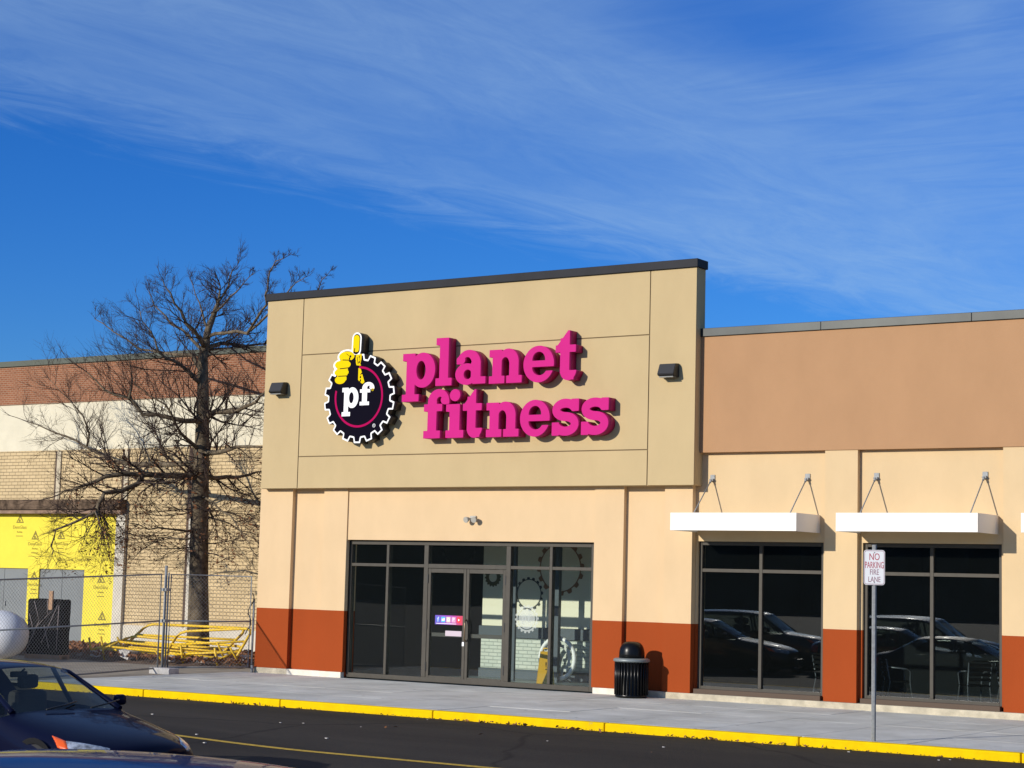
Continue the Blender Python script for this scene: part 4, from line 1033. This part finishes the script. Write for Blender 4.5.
# ------------------------------------------------------------------ cars
def build_car(kind, paint_m, label, loc, rz):
    t = thing('parked_car', label, 'car', loc, rz, 'parked cars in the lot facing right')
    if kind == 'sedan':
        # x, half profile [(y,z)...]: centre, mid, edge, belt, widest, low, sill
        S = [(2.34, [(0, .60), (.30, .60), (.55, .57), (.66, .50), (.70, .42), (.68, .30), (.62, .22)]),
             (2.20, [(0, .70), (.34, .69), (.60, .655), (.75, .58), (.80, .46), (.79, .30), (.74, .20)]),
             (1.95, [(0, .775), (.36, .77), (.66, .735), (.81, .66), (.875, .50), (.87, .30), (.82, .18)]),
             (1.45, [(0, .865), (.38, .865), (.70, .835), (.84, .76), (.905, .55), (.895, .30), (.85, .17)]),
             (1.02, [(0, .925), (.40, .925), (.73, .90), (.86, .84), (.91, .58), (.90, .30), (.86, .17)]),
             (.90, [(0, .95), (.40, .945), (.735, .925), (.865, .87), (.91, .58), (.90, .30), (.86, .17)]),
             (.15, [(0, 1.385), (.33, 1.375), (.595, 1.325), (.885, .915), (.915, .60), (.905, .30), (.865, .17)]),
             (.0, [(0, 1.415), (.33, 1.405), (.595, 1.352), (.885, .92), (.915, .60), (.905, .30), (.865, .17)]),
             (-.55, [(0, 1.45), (.33, 1.44), (.60, 1.39), (.885, .93), (.915, .60), (.905, .30), (.865, .17)]),
             (-1.10, [(0, 1.42), (.33, 1.41), (.585, 1.355), (.88, .945), (.915, .60), (.905, .30), (.865, .17)]),
             (-1.25, [(0, 1.39), (.33, 1.38), (.58, 1.325), (.88, .95), (.915, .60), (.905, .30), (.86, .17)]),
             (-1.85, [(0, 1.06), (.38, 1.055), (.69, 1.03), (.855, .96), (.91, .60), (.90, .30), (.85, .17)]),
             (-2.0, [(0, 1.03), (.38, 1.025), (.70, 1.0), (.845, .94), (.905, .60), (.89, .30), (.84, .18)]),
             (-2.32, [(0, .98), (.36, .975), (.66, .95), (.79, .86), (.84, .58), (.82, .32), (.76, .22)]),
             (-2.42, [(0, .86), (.32, .86), (.58, .84), (.70, .78), (.74, .58), (.72, .36), (.66, .26)])]
        ws, sd, rw = (5, (6, 10), 10); wheels = (1.42, -1.38); H = 1.45; cab = (.55, -.75)
    else:
        S = [(2.26, [(0, .78), (.30, .78), (.56, .75), (.68, .66), (.73, .52), (.72, .38), (.66, .28)]),
             (2.12, [(0, .93), (.34, .92), (.62, .885), (.78, .78), (.84, .56), (.83, .36), (.78, .24)]),
             (1.85, [(0, 1.0), (.36, .995), (.69, .965), (.85, .87), (.90, .60), (.89, .34), (.85, .22)]),
             (1.40, [(0, 1.06), (.38, 1.055), (.74, 1.03), (.89, .94), (.94, .62), (.93, .34), (.88, .22)]),
             (1.10, [(0, 1.09), (.40, 1.085), (.77, 1.06), (.90, .98), (.945, .62), (.935, .34), (.89, .22)]),
             (1.0, [(0, 1.12), (.40, 1.115), (.775, 1.09), (.905, 1.0), (.945, .62), (.935, .34), (.89, .22)]),
             (.45, [(0, 1.60), (.36, 1.59), (.66, 1.545), (.915, 1.04), (.95, .64), (.94, .34), (.89, .22)]),
             (.25, [(0, 1.665), (.36, 1.655), (.67, 1.61), (.915, 1.05), (.95, .64), (.94, .34), (.89, .22)]),
             (-.5, [(0, 1.70), (.36, 1.69), (.68, 1.645), (.915, 1.06), (.95, .64), (.94, .34), (.89, .22)]),
             (-1.4, [(0, 1.69), (.36, 1.68), (.67, 1.635), (.91, 1.08), (.95, .64), (.94, .34), (.89, .22)]),
             (-1.95, [(0, 1.65), (.36, 1.64), (.65, 1.595), (.90, 1.09), (.94, .64), (.93, .34), (.88, .22)]),
             (-2.2, [(0, 1.12), (.38, 1.12), (.72, 1.10), (.87, 1.03), (.92, .64), (.91, .36), (.86, .24)]),
             (-2.26, [(0, 1.06), (.38, 1.06), (.72, 1.04), (.86, .96), (.91, .64), (.90, .36), (.85, .25)]),
             (-2.34, [(0, .9), (.34, .9), (.62, .88), (.78, .82), (.83, .62), (.82, .40), (.77, .30)]),
             (-2.36, [(0, .82), (.32, .82), (.58, .80), (.70, .76), (.76, .62), (.75, .42), (.70, .32)])]
        ws, sd, rw = (5, (6, 10), 10); wheels = (1.40, -1.42); H = 1.7; cab = (.5, -.8)
    bm = NB(); rows = []
    for x, pr in S:
        full = [(-y, z) for y, z in pr[::-1][:-1]] + [(y, z) for y, z in pr]
        bow = .0
        # plan curvature: front and windscreen pull back towards the sides
        row = []
        for y, z in full:
            dx = 0
            if x > .8: dx = -.22 * (abs(y) / .9) ** 2.2 * min(1, max(.25, (x - .6) / 1.6))
            elif x > -.1 and z > 1.0: dx = -.10 * (abs(y) / .6) ** 2
            elif x < -1.2: dx = .12 * (abs(y) / .9) ** 2
            row.append(bm.verts.new((x + dx, y, z)))
        rows.append(row)
    nf = len(rows[0])
    for i in range(len(rows) - 1):
        for j in range(nf - 1):
            f = bm.faces.new((rows[i][j], rows[i][j + 1], rows[i + 1][j + 1], rows[i + 1][j]))
            jj = min(j, nf - 2 - j)   # 0: sill-low ... 5: mid-centre
            mi = 0
            if i == ws and jj >= 4: mi = 1                      # windscreen
            elif i == rw and jj >= 4: mi = 2                    # rear window
            elif sd[0] - 1 <= i < sd[1] and jj == 3: mi = 3         # side glass
            elif i == ws and jj == 3: mi = 0
            f.material_index = mi; f.smooth = True
    bm.faces.new(rows[0][::-1]); bm.faces.new(rows[-1]); 
    bm.faces.ensure_lookup_table()
    me = bpy.data.meshes.new('cage'); bmesh.ops.recalc_face_normals(bm, faces=bm.faces[:])
    # keep glass borders tight
    cr = bm.edges.layers.float.new('crease_edge')
    for e in bm.edges:
        ms = {f.material_index for f in e.link_faces}
        if len(ms) > 1: e[cr] = .55
    bm.to_mesh(me); bm.free()
    o = link(bpy.data.objects.new('cage', me)); md = o.modifiers.new('s', 'SUBSURF'); md.levels = 3; md.render_levels = 3
    ev = bpy.data.meshes.new_from_object(o.evaluated_get(bpy.context.evaluated_depsgraph_get()))
    bpy.data.objects.remove(o)
    full = bmesh.new(); full.from_mesh(ev); bpy.data.meshes.remove(ev)
    full.faces.ensure_lookup_table()
    def part(keep, name, m_, parent, push=0.0, thick=.004):
        nb = bmesh.new(); vm = {}
        for f in full.faces:
            if not keep(f): continue
            for v in f.verts:
                if v not in vm: vm[v] = nb.verts.new(v.co + v.normal * push)
            q = nb.faces.new([vm[v] for v in f.verts]); q.smooth = True
        me_ = bpy.data.meshes.new(name); nb.to_mesh(me_); nb.free(); me_.materials.append(m_)
        o_ = link(bpy.data.objects.new(name, me_)); o_.parent = parent; return o_
    from mathutils.bvhtree import BVHTree
    bvh = BVHTree.FromBMesh(full)
    def patch(name, corners, m_, parent, s, n=14):
        A, B_, C_, D_ = [Vector((c[0], c[1] * s, c[2])) for c in corners]
        nb = NB(); g = []
        for i in range(n + 1):
            row = []
            for j in range(n + 1):
                u, v = i / n, j / n; p = A.lerp(B_, u).lerp(D_.lerp(C_, u), v)
                loc, nor, _, _ = bvh.find_nearest(p)
                if nor.dot(loc - Vector((0, 0, .6))) < 0: nor = -nor
                edge = min(u, 1 - u, v, 1 - v); row.append(nb.verts.new(loc + nor * (.003 + .010 * min(1, edge * 6))))
            g.append(row)
        for i in range(n):
            for j in range(n): nb.faces.new((g[i][j], g[i + 1][j], g[i + 1][j + 1], g[i][j + 1]))
        return obj(name, nb, m_, parent, smooth=True)
    dz = 0 if kind == 'sedan' else .20
    body = part(lambda f: f.material_index == 0, 'body', paint_m, t)
    part(lambda f: f.material_index == 1, 'windshield', M['windshield_glass'], t)
    part(lambda f: f.material_index == 2, 'rear_window', M['car_glass'], t)
    for s in (-1, 1):
        part(lambda f: f.material_index == 3 and f.calc_center_median().y * s > 0, 'side_window', M['car_glass'], t)
        hl = patch('headlight', [(1.80, .80, .83 + dz), (1.92, .86, .66 + dz), (2.30, .58, .58 + dz), (2.22, .50, .73 + dz)], M['lamp_clear'], t, s)
        patch('turn_lamp', [(1.60, .84, .88 + dz), (1.76, .89, .69 + dz), (1.92, .86, .66 + dz), (1.80, .80, .82 + dz)], M['amber'], hl, s)
        patch('tail_light', [(-2.1, .86, .92 + dz), (-2.1, .88, .70 + dz), (-2.42, .55, .70 + dz), (-2.40, .52, .86 + dz)], M['red_lens'], t, s)
    pillar_line = {}
    for s in (-1, 1):
        vs_ = {v for e in full.edges if {f.material_index for f in e.link_faces} == {1, 3} for v in e.verts if v.co.y * s > 0}
        pillar_line[s] = [v.co.copy() for v in sorted(vs_, key=lambda v: v.co.z)]
    full.free()
    # pillars inside the side glass, mirrors, wheels, trim, cabin
    for s in (-1, 1):
        pts = pillar_line[s]; d_ = (pts[-1] - pts[-4]).normalized(); pts = pts + [pts[-1] + d_ * .06 + Vector((-.05, -s * .01, -.01))]; b = NB()
        tube(b, pts, [.036 - .012 * k / (len(pts) - 1) for k in range(len(pts))], 8); obj('windshield_pillar', b, paint_m, t)
        b = NB(); tube(b, [(cab[0] - .75, s * .875, .93 if H < 1.5 else 1.06), (cab[0] - .78, s * .60, H - .10)], .03, 6); obj('door_pillar', b, M['plastic'], t)
    for s in (-1, 1):
        b = NB(); zb = H * .655
        bx(b, .52, .62, s * .95 - .075, s * .95 + .075, zb, zb + .12, bev=.035); tube(b, [(.56, s * .86, zb + .02), (.56, s * .95, zb + .04)], .025, 6)
        obj('mirror', b, paint_m, t, smooth=True)
    for wx in wheels:
        for s in (-1, 1):
            b = NB(); n = 28; R = .335 if H < 1.5 else .37; y0, y1 = s * .66, s * .865
            pr = [(R * .62, y0), (R * .96, y0), (R, y0 + s * .03), (R, y1 - s * .03), (R * .95, y1), (R * .68, y1 - s * .004)]
            rg = [[b.verts.new((wx + r * math.cos(2 * PI * k / n), y, R + r * math.sin(2 * PI * k / n))) for k in range(n)] for r, y in pr]
            for a, c in zip(rg, rg[1:]):
                for k in range(n): b.faces.new((a[k], a[(k + 1) % n], c[(k + 1) % n], c[k])).smooth = True
            w = obj('wheel', b, M['tyre'], t)
            b = NB(); yr = y1 - s * .02
            hub = b.verts.new((wx, yr, R))
            for k in range(5):
                a0 = 2 * PI * k / 5 - .2; a1 = a0 + .4
                q = [(wx + R * .68 * math.cos(a), yr, R + R * .68 * math.sin(a)) for a in (a0, a1)]
                b.faces.new([b.verts.new((wx + .05 * math.cos(a0 - .4), yr, R + .05 * math.sin(a0 - .4))), b.verts.new(q[0]), b.verts.new(q[1]), b.verts.new((wx + .05 * math.cos(a1 + .4), yr, R + .05 * math.sin(a1 + .4)))])
            r2 = [[b.verts.new((wx + r * math.cos(2 * PI * k / n), yr - s * (.02 if r < R * .65 else 0), R + r * math.sin(2 * PI * k / n))) for k in range(n)] for r in (R * .69, R * .62)]
            for k in range(n): b.faces.new((r2[0][k], r2[0][(k + 1) % n], r2[1][(k + 1) % n], r2[1][k]))
            b.verts.remove(hub)
            obj('rim', b, M['rim'], w)
            b = NB(); # dark arch
            for k in range(13):
                pass
            ra = R * 1.16; rr_ = [[b.verts.new((wx + r * math.cos(PI * k / 16 ), s * .872, R + r * math.sin(PI * k / 16))) for k in range(17)] for r in (R * .98, ra)]
            for k in range(16): b.faces.new((rr_[0][k], rr_[0][k + 1], rr_[1][k + 1], rr_[1][k]))
            bmesh.ops.solidify(b, geom=b.faces[:], thickness=.012)
            obj('wheel_arch', b, M['plastic'], t)
    b = NB(); zf = .40
    bx(b, (2.29 if H < 1.5 else 2.22), (2.36 if H < 1.5 else 2.29), -.42, .42, zf - .13, zf + .03, bev=.02)
    obj('grille', b, M['plastic'], t)
    b = NB(); fx = cab[0]
    for s in (-.38, .38):
        bx(b, fx - .85, fx - .30, s - .25, s + .25, .36, H * .42, bev=.05)
        bx(b, fx - 1.0, fx - .84, s - .24, s + .24, H * .40, H * .75, bev=.06); bx(b, fx - .98, fx - .88, s - .13, s + .13, H * .76, H * .87, bev=.04)
    bx(b, fx - 1.8, fx - 1.62, -.62, .62, .4, H * .68, bev=.06)
    obj('seat', b, M['seat'], t)
    b = NB(); bx(b, fx - .05, fx + .42, -.72, .72, .55, H * .615, bev=.06); bx(b, -2.0, 1.0, -.80, .80, .22, .34)
    obj('dashboard', b, M['plastic'], t)
    b = NB(); bx(b, fx - .62, fx - .58, -.11, .11, H * .865, H * .91, bev=.012); tube(b, [(fx - .57, 0, H * .9), (fx - .5, 0, H * .93)], .012, 6); obj('rear_view_mirror', b, M['plastic'], t)
    if kind == 'sedan':
        b = NB()
        for s in (-.35, .25): tube(b, [(.93, s, .965), (.88, s + .28, 1.0), (.80, s + .5, 1.03)], .009, 5)
        obj('wiper', b, M['plastic'], t)
    return t

NAVY = paint('navy_paint', (.0035, .005, .020)); BLUE = paint('blue_paint', (.003, .018, .08), .4)
BLK = paint('black_paint', (.006, .008, .009), coat=1.); GRY = paint('charcoal_paint', (.022, .027, .03), coat=1.); DGRN = paint('dark_green_paint', (.008, .016, .014))
def car_z(y, x=10.5): return gz(y, x) + .004
n0 = build_car('sedan', NAVY, 'dark navy sedan at the left edge, its hood toward the lane', (9.40, -14.75, car_z(-14.75, 9.40)), rad(-5))
build_car('suv', BLUE, 'bright blue car roof in the bottom left corner, nearest the camera', (18.75, -21.5, car_z(-21.5)), rad(2))
k0 = build_car('sedan', BLK, 'black sedan mirrored in the left wing window, parked in the lot', (1.9, -15.6, car_z(-15.6, 1.9)), rad(-12))
k1 = build_car('suv', GRY, 'charcoal wagon mirrored behind the black sedan in the left wing window', (1.3, -19.4, car_z(-19.4, 1.3)), rad(-12))
for lx, ly, lab, src in ((6.1, -18.4, 'black sedan mirrored low in the right wing window', k0), (5.4, -21.6, 'charcoal wagon mirrored in the middle of the right wing window', k1), (4.2, -25.2, 'charcoal wagon mirrored highest in the right wing window', k1), (-.6, -23.0, 'charcoal wagon mirrored far back in the left wing window', k1)):
    dup(src, (lx, ly, car_z(ly, lx)), rad(-12), lab)

# ------------------------------------------------------------------ wood added unseen behind the camera to darken the glass reflections
b = NB(); n = 90
for row in range(2):
    top = []; bot = []
    for i in range(n + 1):
        x = -170 + 300 * i / n; y = -150 - row * 9 + 6 * math.sin(i * .7); h = 8.5 + rnd.uniform(-1.5, 2.5) + 2.5 * row
        bot.append(b.verts.new((x, y, -1.2))); top.append(b.verts.new((x + rnd.uniform(-1, 1), y - 2, h)))
    for i in range(n): b.faces.new((bot[i], bot[i + 1], top[i + 1], top[i]))
tag(obj('added_wood', b, M['woods']), 'unseen dark belt of trees added across the lot to darken window reflections', None, None, 'stuff')

# ------------------------------------------------------------------ light, sky, camera
SUN = Vector((-.349, -.881, .322)).normalized()
el = math.asin(SUN.z); az = math.atan2(SUN.x, SUN.y)
sd_ = bpy.data.lights.new('sun', 'SUN'); sd_.energy = 4.45; sd_.angle = math.radians(.53); sd_.color = (1, .93, .82)
so = link(bpy.data.objects.new('sun', sd_)); so.rotation_euler = SUN.to_track_quat('Z', 'Y').to_euler()
w = bpy.data.worlds.new('World'); scene.world = w; w.use_nodes = True
N = w.node_tree.nodes; L = w.node_tree.links; bg = N['Background']
sky = N.new('ShaderNodeTexSky'); sky.sky_type = 'NISHITA'; sky.sun_disc = False; sky.sun_elevation = el; sky.sun_rotation = az
sky.altitude = 200; sky.air_density = 1.0; sky.dust_density = .3; sky.ozone_density = 3.0
hs = N.new('ShaderNodeHueSaturation'); hs.inputs['Saturation'].default_value = 1.35; hs.inputs['Value'].default_value = 1.0
L.new(sky.outputs[0], hs.inputs['Color'])
tint = N.new('ShaderNodeMix'); tint.data_type = 'RGBA'; tint.blend_type = 'MULTIPLY'; tint.inputs[0].default_value = 1; tint.inputs[7].default_value = (.37, .715, 1.30, 1); L.new(hs.outputs[0], tint.inputs[6])
tc = N.new('ShaderNodeTexCoord'); sp = N.new('ShaderNodeSeparateXYZ'); L.new(tc.outputs['Generated'], sp.inputs[0])
def math_(op, a, b_=None, c=None, clamp=False):
    n = N.new('ShaderNodeMath'); n.operation = op; n.use_clamp = clamp
    for i, v in enumerate((a, b_, c)):
        if v is None: continue
        if isinstance(v, (int, float)): n.inputs[i].default_value = v
        else: L.new(v, n.inputs[i])
    return n.outputs[0]
zc = math_('MAXIMUM', sp.outputs['Z'], .02)
px = math_('DIVIDE', sp.outputs['X'], zc); py = math_('DIVIDE', sp.outputs['Y'], zc)
cb_ = N.new('ShaderNodeCombineXYZ'); L.new(px, cb_.inputs[0]); L.new(py, cb_.inputs[1])
def noise(rot, scl, scale, det=9, rough=.6, dist=0., off=(0, 0, 0)):
    mp = N.new('ShaderNodeMapping'); mp.vector_type = 'POINT'; mp.inputs['Rotation'].default_value = (0, 0, rot); mp.inputs['Scale'].default_value = scl; mp.inputs['Location'].default_value = off
    L.new(cb_.outputs[0], mp.inputs[0]); n = N.new('ShaderNodeTexNoise'); n.inputs['Scale'].default_value = scale; n.inputs['Detail'].default_value = det
    n.inputs['Roughness'].default_value = rough; n.inputs['Distortion'].default_value = dist
    L.new(mp.outputs[0], n.inputs['Vector']); return n.outputs['Fac']
def ramp(v, a, b_, lo=0., hi=1.):
    m = N.new('ShaderNodeMapRange'); m.interpolation_type = 'SMOOTHSTEP'; m.inputs[1].default_value = a; m.inputs[2].default_value = b_; m.inputs[3].default_value = lo; m.inputs[4].default_value = hi
    L.new(v, m.inputs[0]); return m.outputs[0]
n_big = noise(.1, (.9, .35, 1), 1.1, 5, .55, .4)
n_str = noise(.09, (2.4, .85, 1), 1.7, 12, .66, 1.6, (3, 1, 0))
n_fib = noise(.09, (7., 2.6, 1), 2.2, 10, .70, 2.2)
n_st2 = noise(-.95, (1.2, 3.2, 1), 1.6, 12, .66, 1.4, (1, 5, 0))
edge = math_('SUBTRACT', px, math_('MULTIPLY', math_('MAXIMUM', math_('SUBTRACT', py, 2.7), 0), .115))
edge = math_('ADD', edge, math_('MULTIPLY', math_('SUBTRACT', n_str, .5), .75))
mask = ramp(edge, -3.38, -2.80)
# the clear wedge high up, right of centre
d1 = math_('ADD', math_('POWER', math_('MULTIPLY', math_('ADD', px, 1.47), 3.2), 2), math_('POWER', math_('MULTIPLY', math_('SUBTRACT', py, 2.95), 1.9), 2))
wedge = ramp(math_('ADD', d1, math_('MULTIPLY', n_big, .8)), .2, 1.6, .25, 1.)
right = ramp(px, -2.1, -1.5)
str_l = math_('ADD', math_('ADD', math_('MULTIPLY', ramp(n_str, .12, .88), .42), .30), math_('MULTIPLY', n_fib, .24))
str_r = math_('ADD', math_('MULTIPLY', ramp(n_st2, .12, .88), .45), .36)
mixs = N.new('ShaderNodeMix'); mixs.data_type = 'FLOAT'; L.new(right, mixs.inputs[0]); L.new(str_l, mixs.inputs[2]); L.new(str_r, mixs.inputs[3])
cloud = math_('MULTIPLY', math_('MULTIPLY', mask, wedge), math_('MULTIPLY', mixs.outputs[0], ramp(n_big, .25, .65, .55, 1.1)))
up_ = ramp(sp.outputs['Z'], .02, .10)
cloud = math_('MULTIPLY', math_('MULTIPLY', cloud, up_), .50, clamp=True)
mc = N.new('ShaderNodeMix'); mc.data_type = 'RGBA'; L.new(cloud, mc.inputs[0]); L.new(tint.outputs[2], mc.inputs[6]); mc.inputs[7].default_value = (3.8, 5.75, 8.0, 1)
L.new(mc.outputs[2], bg.inputs['Color']); bg.inputs['Strength'].default_value = .10

cam = bpy.data.cameras.new('camera'); cam.sensor_width = 36; cam.lens = 1900.2 * 36 / 1024; cam.clip_end = 3000; cam.clip_start = .1
co = link(bpy.data.objects.new('camera', cam)); scene.camera = co
yaw, pit, rol = 0.59246655702627, 0.10453756995170706, 0.025737886698465585
fwv = Vector((-math.sin(yaw) * math.cos(pit), math.cos(yaw) * math.cos(pit), math.sin(pit))); rv = Vector((math.cos(yaw), math.sin(yaw), 0)); uv = rv.cross(fwv)
R_ = rv * math.cos(rol) + uv * math.sin(rol); U_ = uv * math.cos(rol) - rv * math.sin(rol)
mw = Matrix((R_, U_, -fwv)).transposed().to_4x4(); mw.translation = Vector((25.96679069463073, -29.63940569163557, 1.9311200749863044)); co.matrix_world = mw
vs = scene.view_settings; vs.view_transform = 'Standard'; vs.look = 'None'; vs.exposure = 0; vs.gamma = 1; vs.use_curve_mapping = False
scene.cycles.use_denoising = True
scene.cycles.transparent_max_bounces = 24; scene.cycles.max_bounces = 8
